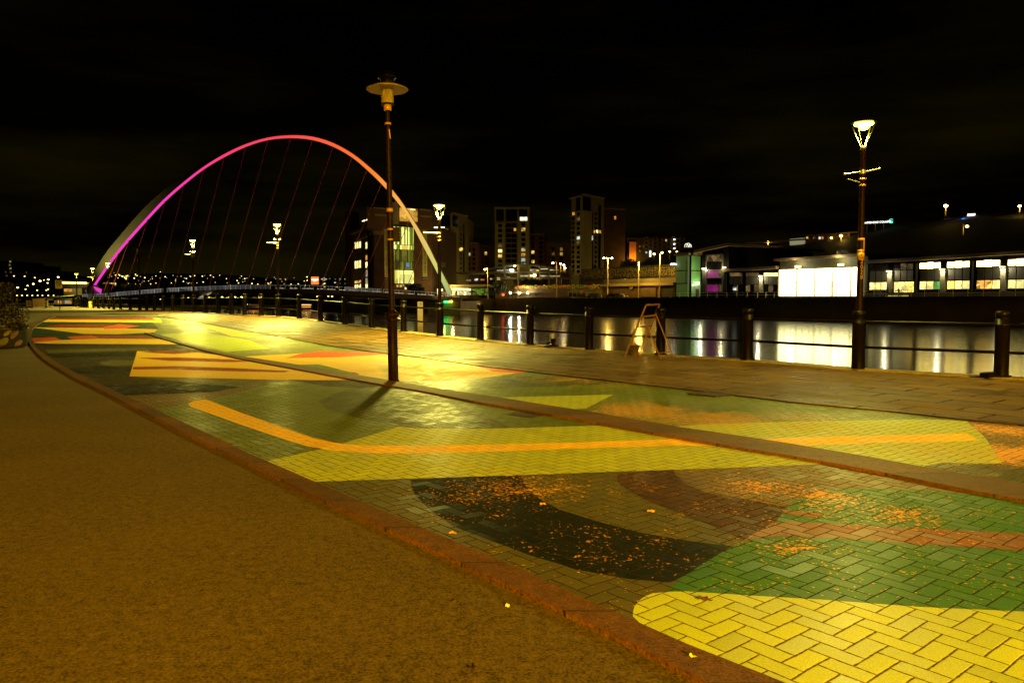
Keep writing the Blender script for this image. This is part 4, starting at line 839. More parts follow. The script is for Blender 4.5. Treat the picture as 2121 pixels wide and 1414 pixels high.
# ---- brick gallery in an old mill, right of the arch foot
BR = mat("mill_brick", (.12, .058, .022), .8, .25, .5); BRP = mat("pale_mill_brick", (.30, .21, .085), .8, .2, .5); BRD = mat("dark_mill_brick", (.10, .042, .02), .8, .3, .5)
t = thing("gallery_building", "tall old brick mill with a green lit glass front behind the arch foot", "building", (*fx(787, 250), BANKZ)); o0 = Vector(t.location)
Fl = Face(718, 292, 778, 250); Ff = Face(778, 250, 892, 262)
zt = lambda v, Y: zat(v, Y)
def pr(pts, v, Y, name, m, z0=BANKZ - .1): return MB().prism([(x - o0.x, y - o0.y) for x, y in pts], z0 - o0.z, zat(v, Y) - o0.z).build(name, m, t)
c = Face.P
def q2(f, x, o): p = f.P(x, 0, o); return (p.x, p.y)
bkv = lambda p, d: (p[0] + d * .15, p[1] + d)
pr([q2(Fl, 0, 0), q2(Fl, Fl.len, 0), q2(Ff, Ff.len, 0), bkv(q2(Ff, Ff.len, 0), 40), bkv(q2(Fl, 0, 0), 40)], 462, 262, "wall", BR)
pr([q2(Fl, -.2, .3), q2(Fl, 9, .3), bkv(q2(Fl, 9, 0), 9), bkv(q2(Fl, -.2, 0), 9)], 439, 290, "corner_tower", BRD)
pr([q2(Ff, -3.0, .6), q2(Ff, 6.4, .6), bkv(q2(Ff, 6.4, 0), 10), bkv(q2(Ff, -3.0, 0), 10)], 431, 250, "corner_tower", BR)
pr([q2(Ff, 13.8, .6), q2(Ff, Ff.len, .6), bkv(q2(Ff, Ff.len, 0), 10), bkv(q2(Ff, 13.8, 0), 10)], 434, 261, "corner_tower", BR)
pr([q2(Ff, 6.2, .2), q2(Ff, 14.0, .2), bkv(q2(Ff, 14, 0), 10), bkv(q2(Ff, 6.2, 0), 10)], 430, 256, "top_storey", BRD)
for f, u0, v0, u1, v1 in ((Ff, 772, 444, 803, 448), (Ff, 868, 447, 892, 450), (Ff, 772, 431, 803, 433), (Ff, 868, 434, 890, 436), (Fl, 729, 474, 773, 478)):
    f.px(MB(), u0, v0, u1, v1, .9, .1, o0).build("cornice", BRP, t)
# stepped bay on the river side
bx = Face(737, 282, 778, 247)
bx.px(MB(), 745, 492, 783, 602, 1.2, 2, o0).build("bay", BRD, t); bx.px(MB(), 744, 487, 784, 493, 1.6, 2, o0).build("bay_parapet", BRP, t)
for u in (742.5, 747, 752):
    for v0, v1, k in ((502, 515, 'y'), (541, 556, 'y'), (582, 587, 'w'), (590, 597, 'y')):
        bx.px(MB(), u, v0 - (u - 742) * .15, u + 2.7, v1 - (u - 742) * .15, 1.32, .1, o0).build("window", LIT[k], t)
for v0, v1, k in ((501, 514, 'y'), (528, 538, 'o'), (542, 554, 'y'), (559, 572, 'p'), (576, 587, 'p'), (588, 596, 'y')):
    bx.px(MB(), 765.5, v0, 774, v1, 1.34, .1, o0).build("window", LIT[k], t)
GR = emi("green_glass_front", (.42, .50, .05), .26, False, .95, 1.0, base=(.05, .06, .02))
# lift front: vertical glazing strips each a different glow
x0, x1, z0, z1 = Ff.rect(815, 468, 861, 587)
Ff.slab(MB(), x0, x1, z0, z1, .25, .3, o0).build("glass_front", mat("dark_green_glass", (.02, .03, .01), .15), t)
rng = random.Random(11)
GLOW = [emi("glazing_green", (.30, .50, .03), .55, False, .5, .3), emi("glazing_olive", (.42, .42, .04), .30, False, .6, .3), emi("glazing_dark", (.15, .19, .03), .12, False, .6, .3), emi("glazing_bright", (.9, .85, .22), 1.6, False, .5, .25), emi("glazing_yellow", (.9, .68, .12), .9, False, .5, .3)]
nst = 17
for k in range(nst):
    xa = x0 + (x1 - x0) * k / nst; xb = xa + (x1 - x0) / nst * .78
    for (va, vb), w in (((470, 507), (0, 0, 1, 3, 0)), ((508, 517), (4, 0, 4, 3)), ((518, 541), (1, 2, 1, 0)), ((542, 558), (2, 1, 1, 0)), ((560, 587), (3, 0, 3, 4))):
        zb_, za_ = Ff.hit(838, vb)[1], Ff.hit(838, va)[1]; Ff.slab(MB(), xa, xb, zb_, za_, .36, .05, o0).build("glazing", GLOW[rng.choice(w)], t)
for v in (470, 507.5, 517.5, 541.5, 559, 588): Ff.px(MB(), 814, v - .5, 862, v + .5, .42, .05, o0).build("floor_edge", DARK, t)
win(Ff, 842, 546, 845.5, 552, LIT['b'], t, o0, out=.5)
win(Ff, 827, 432, 863, 459, emi("rooftop_restaurant_light", (1, .52, .07), .75, False, .5, .5), t, o0, "lit_top_box", out=.6)
Ff.px(MB(), 848, 433, 858, 436, .75, .05, o0).build("ceiling_light", emi("ceiling_light_glow", (1, .8, .3), 1.4), t)
MB().lathe([(2.2, 0), (2.2, 7)], 18, (Ff.P(9.5, 0, .6).x - o0.x - 3.2, Ff.P(9.5, 0, .6).y - o0.y, zat(465, 256) - o0.z)).build("round_stair", mat("pale_drum", (.3, .24, .12), .6), t)
BAN = mat("banner_cloth", (.55, .50, .18), .7, .15, 1); INK = mat("banner_ink", (.02, .022, .012), .7)
bn1 = Ff.px(MB(), 794, 475, 806, 574, .75, .1, o0).build("banner", BAN, t); Ff.px(MB(), 795, 575, 805.5, 580, .75, .1, o0).build("banner_foot", INK, t)
text_on(Ff, "Baltic Centre for Contemporary Art", 800, 525, 1.02, INK, bn1, o0, -1, .95)
bn2 = Ff.px(MB(), 873, 477, 882.5, 573, .75, .1, o0).build("banner", BAN, t); Ff.px(MB(), 873, 574.5, 882.5, 580, .75, .1, o0).build("banner_foot", INK, t)
text_on(Ff, "Always Open  Free Entry", 878, 530, 1.15, INK, bn2, o0, -1, .95)
text_on(Ff, "BALTIC", 800.2, 577.5, .55, BAN, t, o0, 0, .95); text_on(Ff, "BALTIC", 877.8, 577.3, .55, BAN, t, o0, 0, .95)
f3 = Face(745, 292, 772, 262); mbx = MB()
for k in range(7): u = 753 + 3 * k; v = 458 - .9 * k; mbx.box(f3.P(*f3.hit(u, v), .3) - o0, (.35, .35, .4 if k % 2 else .25))
mbx.build("terrace_light", emi("terrace_glow", (1, .8, .4), 4), t)
for k in range(7):
    u, v, c_ = [(823, 592, 'w'), (829, 592, 'w'), (835, 591, 'p'), (850, 591, 'c'), (855, 594, 'y'), (862, 595, 'p'), (840, 597, 'y')][k]; win(Ff, u - 2, v - 2.3, u + 2.2, v + 2.3, LIT[c_], t, o0, "ground_floor_window", out=.3)
light('POINT', "gallery_lamp", Ff.P(4, BANKZ + 3, 9), 585, (1, .75, .2), .5); light('POINT', "gallery_lamp", Fl.P(16, BANKZ + 4, 12), 455, (1, .65, .15), .5); light('POINT', "gallery_lamp", Ff.P(21, BANKZ + 3, 8), 325, (1, .75, .2), .5)

# ---- towers of flats
CR = mat("cream_render", (.36, .31, .12), .8, .12, .3); CRD = mat("tan_render", (.24, .19, .07), .8, .12, .3); BK = mat("red_brick_flats", (.15, .06, .03), .8, .25, .4); BKL = mat("orange_brick_flats", (.30, .14, .05), .8, .2, .4)
def block(t, o0, faces, vtop, Yt, m, depth=22, name="wall", z0=BANKZ - .2):
    P = [tuple(faces[0].a)] + [tuple(f.b) for f in faces]; P += [(P[-1][0] + depth * .1, P[-1][1] + depth), (P[0][0] + depth * .1, P[0][1] + depth)]
    return MB().prism([(x - o0.x, y - o0.y) for x, y in P], z0 - o0.z, zat(vtop, Yt) - o0.z).build(name, m, t)
rng = random.Random(21)
# middle tower (front on)
t = thing("apartment_tower", "cream apartment tower front on, with two white lit windows at its top corner", "apartment block", (*fx(1060, 330), BANKZ)); o0 = Vector(t.location)
f = Face(1025, 330, 1097, 330); block(t, o0, [f], 430, 330, CRD)
for a, b, v0 in ((1025, 1046, 462), (1072, 1096, 459)): f.px(MB(), a, v0, b, 560, .7, .5, o0).build("render_bay", CR, t)
f.px(MB(), 1024, 429.5, 1097.5, 433, .9, .5, o0).build("roof_edge", CR, t)
for a, b in ((1028, 1043), (1048, 1071), (1075, 1092)): f.px(MB(), a, 434, b, 458 if a != 1075 else 449, .3, .2, o0).build("penthouse_glazing", DARKGLASS, t)
for u in (1025.5, 1045.5, 1073, 1094): f.px(MB(), u - 1, 433, u + 1, 460, .8, .2, o0).build("column", CR, t)
win(f, 1077, 449.5, 1085, 457, emi("white_flat_light", (.95, .95, .7), 1.6, False, .3, .5), t, o0); win(f, 1086, 449.5, 1092, 457, emi("white_flat_light", (.95, .95, .7), 1.6), t, o0); win(f, 1061, 451, 1071, 455, LIT['x'], t, o0)
lits = {(0, 1): 'd', (0, 4): 'x', (0, 5): 'y', (0, 6): 'w', (1, 1): 'w', (1, 5): 'p', (1, 6): 'o', (1, 7): 'c', (1, 8): 'c'}
for c_ in (0, 1):
    for r_ in range(9):
        u = (1032, 1080)[c_]; v = (464.5, 462)[c_] + r_ * 10.45; win(f, u, v, u + 8, v + 6.3, LIT[lits.get((c_, r_), 'd')], t, o0, out=.8)
for c_ in range(2):
    for r_ in range(9): u = 1048 + c_ * 11.6; v = 463 + r_ * 10.5; win(f, u, v, u + 10.6, v + 8.6, LIT['w' if (c_, r_) == (1, 1) else 'd'] if (c_, r_) != (1, 1) else LIT['d'], t, o0, "balcony_glazing", out=.2)
win(f, 1064, 472, 1069, 478.5, LIT['o'], t, o0, out=.4)
for r_ in range(9): f.px(MB(), 1047, 471.2 + r_ * 10.5, 1071.5, 472.8 + r_ * 10.5, .55, .2, o0).build('balcony_slab', CRD, t)
light('POINT', "tower_lamp", f.P(f.len * .8, BANKZ + 3, 12), 900, (1, .78, .2), .5)
# corner-on towers
def corner_tower(x0, xc, xe, vt, vt0, Y, label, lits, pent, wing):
    t = thing("apartment_tower", label, "apartment block", (*fx(xc, Y), BANKZ)); o0 = Vector(t.location)
    fa = Face(x0, Y + 8, xc, Y); fb = Face(xc, Y, xe, Y + 12); block(t, o0, [fa, fb], vt, Y, CRD, 20)
    W_ = xc - x0; fa.px(MB(), x0 + W_ * .40, pent, xc + .3, 570, .6, .4, o0).build("render_bay", CR, t); fb.px(MB(), xc, pent, xc + (xe - xc) * .38, 570, .6, .4, o0).build("render_bay", CR, t)
    for f_, a, b in ((fa, x0 + W_ * .48, xc - 2), (fb, xc + .8, xc + (xe - xc) * .36)): f_.px(MB(), a, vt + 4, b, pent, .3, .2, o0).build("penthouse_glazing", DARKGLASS, t)
    fa.px(MB(), xc - 1.6, vt + 1, xc + .4, pent, .7, .2, o0).build("column", CR, t); fa.px(MB(), x0 - .5, vt + 2.5, xc, vt + 5, .8, .3, o0).build("roof_edge", CR, t); fb.px(MB(), xc, vt + .5, xe, vt + 3, .8, .3, o0).build("roof_edge", CR, t)
    n_ = int((566 - pent) / 9.9)
    for r_ in range(n_):
        v = pent + 3.5 + r_ * 9.9
        win(fa, x0 + W_ * .62, v, x0 + W_ * .86, v + 6, LIT[lits.get((1, r_), 'd')], t, o0, out=.7); win(fa, x0 + W_ * .12, v - 1, x0 + W_ * .34, v + 6.5, LIT[lits.get((0, r_), 'd')], t, o0, "balcony_glazing", out=.15)
        win(fb, xc + (xe - xc) * .58, v, xc + (xe - xc) * .66, v + 5, LIT[lits.get((2, r_), 'd')], t, o0, out=.15)
        win(fb, xc + (xe - xc) * .40, v - 2, xc + (xe - xc) * .48, v + 8, LIT[lits.get((3, r_), 'd')], t, o0, "stair_glazing", out=.12)
    for r_ in range(n_): fa.px(MB(), x0, pent + 9.3 + r_ * 9.9, x0 + W_ * .40, pent + 10.8 + r_ * 9.9, .5, .2, o0).build('balcony_slab', CRD, t)
    fb.px(MB(), xc + (xe - xc) * .75, vt + 20, xc + (xe - xc) * .86, 566, .1, .2, o0).build("dark_shaft", DARKGLASS, t)
    for uu, vv, k in wing: win(fb, uu, vv, uu + 3, vv + 6, LIT[k], t, o0, out=.2)
    light('POINT', "tower_lamp", fb.P(fb.len * .55, BANKZ + 5, 9), 600, (1, .78, .2), .5); light('POINT', "tower_lamp", fa.P(fa.len * .5, BANKZ + 9, 16), 650, (1, .74, .18), .5)
corner_tower(898, 936, 966, 443, 440, 300, "cream apartment tower behind the lamp post at the arch foot", {(1, 0): 'x', (1, 2): 'x', (1, 3): 'w', (0, 5): 'x', (1, 9): 'x', (2, 4): 'w'}, 470, [(951, 514, 'w'), (955, 513, 'w')])
corner_tower(1183, 1207, 1250, 405, 402, 300, "tallest cream apartment tower, standing above the mural wall", {(0, 0): 'o', (1, 1): 'x', (1, 5): 'c', (3, 5): 'c', (1, 6): 'x'}, 437, [(1229, 477, 'o'), (1235, 476.5, 'y'), (1241, 477, 'o')])
def lowrise(x0, x1, vt, Y, m, label, cols, lits, vs0, m2=None, extra=None, z0=BANKZ - .2, dv=9.7, vend=566):
    t = thing("brick_flats", label, "apartment block", (*fx((x0 + x1) / 2, Y), BANKZ)); o0 = Vector(t.location); f = Face(x0, Y, x1, Y + 4); block(t, o0, [f], vt, Y, m, 18, z0=z0)
    f.px(MB(), x0, vt, x1, vt + 1.5, .5, .3, o0).build("roof_edge", CRD, t)
    for c_, (u, w) in enumerate(cols):
        for r_ in range(int((vend - vs0) / dv)):
            v = vs0 + r_ * dv; win(f, u, v, u + w, v + 6.3, LIT[lits.get((c_, r_), 'd')], t, o0)
    if extra: extra(t, f, o0)
lowrise(966, 990, 502, 318, BK, "dark brick flats joined to the tower by the arch foot", [(970, 4), (979, 5)], {(0, 1): 'p'}, 514)
lowrise(986, 1024, 508, 340, BKL, "low brick flats with two small lit windows between the towers", [(991, 5), (1004, 4.5)], {(0, 2): 'x', (1, 1): 'w', (0, 3): 'd'}, 512, BK)
lowrise(1098, 1128, 484, 335, BK, "brick flats standing against the side of the front on tower", [(1101, 5.5), (1116, 8)], {(0, 3): 'w', (0, 5): 'w'}, 490)
lowrise(1126, 1182, 503, 345, BKL, "broad orange brick flats between two cream towers", [(1143, 5.5), (1160, 5.5)], {(1, 0): 'x', (1, 1): 'w', (0, 1): 'x'}, 513)
lowrise(1247, 1294, 432, 322, mat("dim_brick_flats", (.06, .028, .014), .8, .3, .4), "tall dim brown block attached behind the tallest tower", [(1272, 4)], {(0, 0): 'o'}, 448, dv=60)
# hotel with hexagon screens behind
t = thing("hotel_building", "dark building with faint hexagon screens and an orange lit end wall", "building", (*fx(1370, 330), BANKZ)); o0 = Vector(t.location)
f = Face(1297, 326, 1420, 330); block(t, o0, [f], 492, 326, mat("dark_hotel_cladding", (.03, .024, .015), .7), 20)
f.px(MB(), 1303, 501, 1317, 545, .4, .3, o0).build("orange_wall", mat("orange_render", (.60, .22, .05), .8), t); f.px(MB(), 1298, 503, 1302.5, 545, .3, .3, o0).build("dark_window_strip", DARKGLASS, t)
hx = MB()
for i in range(9):
    for j in range(4):
        if i % 2 == 0 and j == 3: continue
        cx, cz = f.hit(1338 + i * 9.3, 495 + (j + (i % 2) * .5) * 8.2)
        for k in range(6): a, b = k * math.pi / 3, (k + 1) * math.pi / 3; hx.tube(f.P(cx + 1.0 * math.cos(a), cz + .95 * math.sin(a), .4) - o0, f.P(cx + 1.0 * math.cos(b), cz + .95 * math.sin(b), .4) - o0, .07, None, 4)
hx.build("hexagon_screen", mat("screen_metal", (.30, .22, .12), .5), t)
for u, v, k in ((1324, 508, 'x'), (1331, 508, 'x'), (1324, 518, 'x'), (1337, 521, 'p'), (1378, 496, 'w')): win(f, u, v, u + 2.5, v + 4, LIT[k], t, o0, out=.5)
f.px(MB(), 1345, 519, 1348, 532, .6, .1, o0).build("lit_slot", emi("pale_lit_slot", (.85, .95, 1), 1.6), t)
for v in (496, 505.5, 514.5): f.px(MB(), 1395, v - .9, 1397, v + .9, .8, .1, o0).build("wall_light", emi("wall_light_white", (1, .95, .8), 5), t)
light('POINT', "orange_wall_lamp", f.P(*[f.hit(1310, 541)[0], f.hit(1310, 541)[1], 3.5]), 1800, (1, .5, .06), .3)
# three glowing arcs
t = thing("arc_sculpture", "three white glowing arcs on a roof, overlapping like letter m", "light sculpture", at(1425, 513, 300)); o0 = Vector(t.location)
for cu_, cr_, top in ((1422, 3.6, 504.5), (1426, 3.4, 503.5), (1429.5, 2.4, 506)):
    pts = []
    for k in range(13):
        a = math.pi * k / 12; pts.append(at(cu_ - cr_ * math.cos(a), 512 - (512 - top) * math.sin(a) ** .7, 300) - o0)
    MB().path(pts, .10, 6).build("arc", emi("arc_glow", (1, .95, .75), 1.5), t)

# ---- lit pavilion and terraces by the arch foot
t = thing("riverside_pavilion", "low glowing glass pavilion with a curved roof beside the arch foot", "pavilion", (*fx(965, 262), BANKZ)); o0 = Vector(t.location)
f = Face(926, 262, 1012, 258)
f.px(MB(), 928, 592, 1008, 612, 0, 10, o0).build("back_wall", DARK, t)
for k in range(9):
    a = 931 + k * 5; win(f, a, 595 + k * .3, a + 4.4, 602, LIT['y'] if k not in (2, 7) else emi("pavilion_bright", (1, .85, .35), 2.6, False, .4, 1), t, o0, "glazing", out=.3); win(f, a, 603, a + 4.4, 611, LIT['p'] if k % 3 else LIT['y'], t, o0, "glazing", out=.3)
for k in range(8): a = 978 + k * 4; win(f, a, 597, a + 3.6, 611, emi("green_planted_glass", (.25, .45, .04), .35, False, .9, 1.4), t, o0, "green_glazing", out=.25)
f.px(MB(), 926, 589.5, 1012, 594, 2.0, 9, o0).build("roof", mat("pavilion_roof", (.42, .33, .14), .6), t)
f.px(MB(), 914, 603, 948, 612, 2.6, .4, o0).build("terrace_wall", mat("brown_terrace_wall", (.12, .06, .03), .8), t)
win(f, 912, 598, 917, 609, emi("pavilion_bright", (1, .85, .35), 2.6, False, .4, 1), t, o0, "doorway", out=2.9)
mb = MB(); x, z = f.hit(985, 611); mb.tube(f.P(x, BANKZ, 3) - o0, f.P(x, BANKZ + 2.4, 3) - o0, .05); mb.lathe([(1.6, 2.2), (.05, 2.8)], 12, (f.P(x, 0, 3).x - o0.x, f.P(x, 0, 3).y - o0.y, 0)); mb.build("parasol", DARK, t)
light('POINT', "pavilion_lamp", f.P(f.hit(945, 605)[0], BANKZ + 2.3, 3.5), 1500, (1, .8, .25), .5)

# ---- decks of the car park with lit undersides
t = thing("car_park", "low multi storey car park with white lit decks below the towers", "car park", (*fx(1090, 285), BANKZ)); o0 = Vector(t.location)
f = Face(945, 285, 1185, 275); CP = mat("car_park_concrete", (.20, .15, .07), .7, .2, .3)
for v0, v1, a, b in ((560, 566, 945, 1182), (573, 578, 1020, 1182)): f.px(MB(), a, v0 + 2, b, v1, 1.0, 9, o0).build("deck", CP, t)
# vaulted roof
mb = MB(); n_ = 24; top = []; 
for k in range(n_ + 1):
    u = 1010 + 160 * k / n_; s_ = (k / n_); v = 561 - 11 * math.sin(math.pi * min(1, s_ * 1.05)) ** .8 if k < n_ else 559; x, z = f.hit(u, v); top.append((x, z))
vs = []
for x, z in top: vs += [f.P(x, z, 2) - o0, f.P(x, z + .5, 2) - o0, f.P(x, z + .5, -8) - o0, f.P(x, z, -8) - o0]
mb.add(vs, [(4 * k + a, 4 * k + (a + 1) % 4, 4 * k + 4 + (a + 1) % 4, 4 * k + 4 + a) for k in range(n_) for a in range(4)]); mb.build("canopy_roof", mat("pale_canopy", (.20, .19, .12), .6), t)
for u in (1044, 1075, 1095, 1117, 1136, 1160, 1180): f.px(MB(), u, 553, u + 3.5, 592, .8, .8, o0).build("column", CP, t)
for k, (a, b, v0, v1, m_) in enumerate([(1030, 1044, 559, 561.5, 'p'), (1048, 1062, 558, 560.5, 'c'), (1096, 1112, 557, 563, 'p'), (1112, 1117, 559, 563, 'w'), (1120, 1135, 556, 558, 'p'), (1139, 1158, 558, 560, 'p'), (1076, 1094, 570, 573, 'p'), (1098, 1108, 569, 573, 'y'), (1118, 1134, 570, 573, 'p'), (1138, 1160, 570.5, 573, 'p'), (1050, 1056, 573, 578, 'p'), (984, 990, 577, 581, 'c'), (996, 1003, 578, 581, 'o'), (967, 975, 579, 582, 'p'), (1016, 1020, 576, 579, 'p'), (1030, 1036, 575, 579, 'y')]):
    win(f, a, v0, b, v1, LIT[m_], t, o0, "lit_bay", out=.6)
f.px(MB(), 1059, 557.5, 1064, 562, 2.2, .2, o0).build("floodlight", emi("floodlight_white", (.9, .97, .9), 7), t); f.px(MB(), 1106, 568, 1110, 572, 1.4, .2, o0).build("floodlight", emi("floodlight_yellow", (1, .85, .35), 12), t)
light('POINT', "car_park_lamp", f.P(f.hit(1061, 562)[0], zat(563, 280), 2.8), 220, (.9, .95, .7), .3); light('POINT', "car_park_lamp", f.P(f.hit(1108, 572)[0], zat(574, 280), 2.5), 220, (1, .85, .35), .3)

# ---- terrace wall with coloured lettering-like murals, lower and upper
def graffiti(f, o0, parent, u0, u1, vfun, h, n, cols, seed, out, r=.15):
    rng = random.Random(seed); per = {}
    for k in range(n):
        u = u0 + (u1 - u0) * (k + .5) / n + rng.uniform(-.8, .8); v = vfun(u) + rng.uniform(-h * .2, h * .2); x, z = f.hit(u, v); s_ = h * rng.uniform(.3, .55) / F * 225; c_ = rng.choice(cols); kind = rng.randrange(4); pts = []
        a0 = {0: 0, 1: -.3, 2: 1.2, 3: 0}[kind]; a1 = {0: math.pi, 1: 6.0, 2: 5.6, 3: math.pi}[kind]
        for i in range(11):
            a = a0 + (a1 - a0) * i / 10; pts.append(f.P(x + s_ * math.cos(a) * rng.uniform(.9, 1.1), z + s_ * math.sin(a) * (1.25 if kind in (0, 3) else 1) - (s_ * .5 if kind in (0, 3) else 0), out) - o0)
        per.setdefault(c_, MB()).path(pts, r * rng.uniform(.8, 1.3), 4)
        if kind in (1, 0) and rng.random() < .5: per[c_].path([f.P(x - s_ * .4, z - s_ * .5, out) - o0, f.P(x + s_ * .3, z + s_ * .4, out) - o0], r, 4)
    for c_, mb in per.items():
        o = mb.build("mural", cols_m[c_], parent); o["kind"] = "stuff"
cols_m = {'y': mat("mural_yellow", (.75, .65, .1), .6), 'g': mat("mural_green", (.15, .5, .1), .6), 'o': mat("mural_orange", (.85, .25, .06), .6), 'w': mat("mural_white", (.8, .75, .6), .6), 't': mat("mural_teal", (.05, .4, .25), .6), 'k': mat("mural_olive", (.30, .25, .11), .7)}
t = thing("terrace_wall", "long timber and stone terrace wall topped by colourful graffiti murals", "wall", (*fx(1250, 222), BANKZ)); o0 = Vector(t.location)
f1 = Face(1180, 236, 1398, 202); f2 = Face(1055, 252, 1182, 236); TW = mat("brown_timber_wall", (.10, .06, .02), .8, .3, .6); TY = mat("yellow_stone_wall", (.25, .19, .05), .8, .25, .4)
f1.px(MB(), 1248, 588, 1398, 616, 0, 3, o0).build("wall", TW, t); f1.px(MB(), 1180, 590, 1248, 616, 0, 3, o0).build("wall", TY, t); f1.px(MB(), 1248, 577, 1398, 588, -1.2, .4, o0).build("mural_panel", mat("mural_ground", (.10, .08, .04), .8), t)
f1.px(MB(), 1246, 586.5, 1398, 592, .6, .6, o0).build("ledge", mat("stone_ledge", (.30, .22, .09), .8), t)
f2.px(MB(), 1055, 598, 1182, 616, 0, 3, o0).build("wall", TW, t); f2.px(MB(), 1060, 591, 1182, 598, -.6, .4, o0).build("mural_panel", mat("yellow_mural_ground", (.40, .28, .06), .8), t)
f2.px(MB(), 1050, 606, 1115, 607.2, 2.4, .2, o0).build("ramp_edge", CR, t)
graffiti(f1, o0, t, 1250, 1397, lambda u: 583.5 - (u - 1250) * .012, 8, 60, ['y', 'g', 'o', 'w', 't', 'y', 'o'], 4, -.7)
graffiti(f1, o0, t, 1182, 1248, lambda u: 594, 8, 16, ['y', 'y', 'o', 'g'], 5, .2)
graffiti(f2, o0, t, 1062, 1180, lambda u: 594, 7, 26, ['y', 'o', 'y', 'g', 'o'], 6, -.1)
f1.px(MB(), 1306, 594, 1312, 599, .4, .1, o0).build("picture_frame", TY, t); f1.px(MB(), 1328, 595, 1360, 614, .25, .1, o0).build("timber_gate", TW, t); f1.px(MB(), 1369, 592, 1396, 614, .1, .1, o0).build("dark_recess", DARK, t)
mb = MB()
for k in range(5): f1.px(mb, 1192 + k * 9, 604, 1192.8 + k * 9, 614, 3, .1, o0)
mb.build("handrail_post", STEEL, t)
t = thing("upper_mural_wall", "tall dark retaining wall covered with pale graffiti squiggles", "wall", (*fx(1300, 228), BANKZ)); o0 = Vector(t.location)
f = Face(1200, 250, 1402, 214); f.px(MB(), 1200, 563, 1402, 600, 0, 4, o0).build("wall", mat("dark_retaining_wall", (.07, .055, .025), .8, .3, .4), t)
pts = []
mb = MB(); f.px(mb, 1204, 552, 1402, 580, .05, .3, o0)
mb.build("mural_panel", mat("dark_mural_ground", (.035, .03, .014), .8), t)
for r_ in range(4): graffiti(f, o0, t, 1205, 1400, lambda u, r_=r_: 572 + r_ * 4.6 - 11 - (u - 1205) * .032, 5.2, 48, ['k'], 40 + r_, .2, .075)
# ---- green glazed stair tower and the black club building with the pink window bay
def Ff_(u0, u1, back=0): return Face(u0, facY(u0) + back, u1, facY(u1) + back)
FASC = mat("tan_fascia", (.17, .11, .045), .7, .15, 1); CLAD = mat("black_timber_cladding", (.006, .005, .004), .9, .35, .5, spec=.05); CLADG = mat("dark_grey_cladding", (.035, .032, .026), .6, .2, .6)
def body(t, o0, f, v0, v1, depth, m, name="wall", zb=BANKZ - .1):
    A, B = f.a, f.b; za, zb_ = f.hit(0, v0), 0
    P = [A, B, B - f.n * depth, A - f.n * depth]; k0 = zat(v0, facU(f, 0)); k1 = zat(v1, facU(f, 1))
    def top(p):
        w = Vector((p[0] + o0.x, p[1] + o0.y)) - A; s = max(0, min(1, w.dot(f.d) / f.len)); return k0 + (k1 - k0) * s - o0.z
    return MB().prism([(p.x - o0.x, p.y - o0.y) for p in P], zb - o0.z, top).build(name, m, t)
def facU(f, e): return (f.b if e else f.a).y
def band(f, v00, v01, v10, v11, out, back, o0, m, name, t):   # slanting band: left edge v00..v01, right edge v10..v11
    ya, yb = f.a.y, f.b.y; z = [zat(v01, ya), zat(v11, yb), zat(v10, yb), zat(v00, ya)]
    vs = [f.P(0, z[0], out), f.P(f.len, z[1], out), f.P(f.len, z[2], out), f.P(0, z[3], out), f.P(0, z[0], -back), f.P(f.len, z[1], -back), f.P(f.len, z[2], -back), f.P(0, z[3], -back)]
    return MB().add([v - o0 for v in vs], [(0, 1, 2, 3), (7, 6, 5, 4), (0, 4, 5, 1), (1, 5, 6, 2), (2, 6, 7, 3), (3, 7, 4, 0)]).build(name, m, t)
t = thing("stair_tower", "green glowing corrugated glass stair tower at the end of the black building", "stair tower", (*fx(1428, 188), BANKZ)); o0 = Vector(t.location)
ga = Face(1400, 193, 1430, 188); gb = Face(1430, 188, 1453, 190)
gm, N, L = nt("backlit_green_cladding"); o_ = N.new("ShaderNodeOutputMaterial"); b_ = N.new("ShaderNodeBsdfPrincipled"); L.new(b_.outputs[0], o_.inputs[0])
tc = N.new("ShaderNodeTexCoord"); wv = N.new("ShaderNodeTexWave"); wv.inputs["Scale"].default_value = 1.3; wv.inputs["Distortion"].default_value = 1.5; wv.inputs["Detail"].default_value = 1; L.new(tc.outputs["Object"], wv.inputs["Vector"])
mr = N.new("ShaderNodeMapRange"); mr.inputs[3].default_value = .03; mr.inputs[4].default_value = .10; L.new(wv.outputs["Fac"], mr.inputs[0]); b_.inputs["Base Color"].default_value = (.08, .2, .06, 1); b_.inputs["Emission Color"].default_value = (.28, .62, .12, 1); L.new(mr.outputs[0], b_.inputs["Emission Strength"]); b_.inputs["Roughness"].default_value = .4; gm.cycles.emission_sampling = 'NONE'
MB().prism([(p.x - o0.x, p.y - o0.y) for p in (ga.a, ga.b, gb.b, gb.b + Vector((3, 10)), ga.a + Vector((3, 10)))], -.2, zat(529, 190) - o0.z).build("wall", CLAD, t)
for f, a, b in ((ga, 1401.5, 1425), (gb, 1431.5, 1450)):
    for v0, v1 in ((530, 559.5), (561.5, 586), (588, 614)): f.px(MB(), a, v0, b, v1, .12, .1, o0).build("glazed_panel", gm, t)
ga.px(MB(), 1425.5, 530, 1427.8, 614, .16, .1, o0).build("pale_strip", emi("green_pale_strip", (.55, .6, .2), .16), t)
band(ga, 524.5, 529.5, 523, 528, .8, 2, o0, FASC, "fascia", t); band(gb, 523, 528, 522, 528, .8, 2, o0, FASC, "fascia", t)
text_on(ga, "ROTALAND", 1423, 562, 1.05, DARK, t, o0, 1, .2)
gb.px(MB(), 1437, 592, 1447, 614, .3, .1, o0).build("doorway", emi("door_glow", (.7, .65, .3), .25, False, .5, 1), t); gb.px(MB(), 1438.5, 598, 1445.5, 614, .36, .1, o0).build("door", DARK, t)
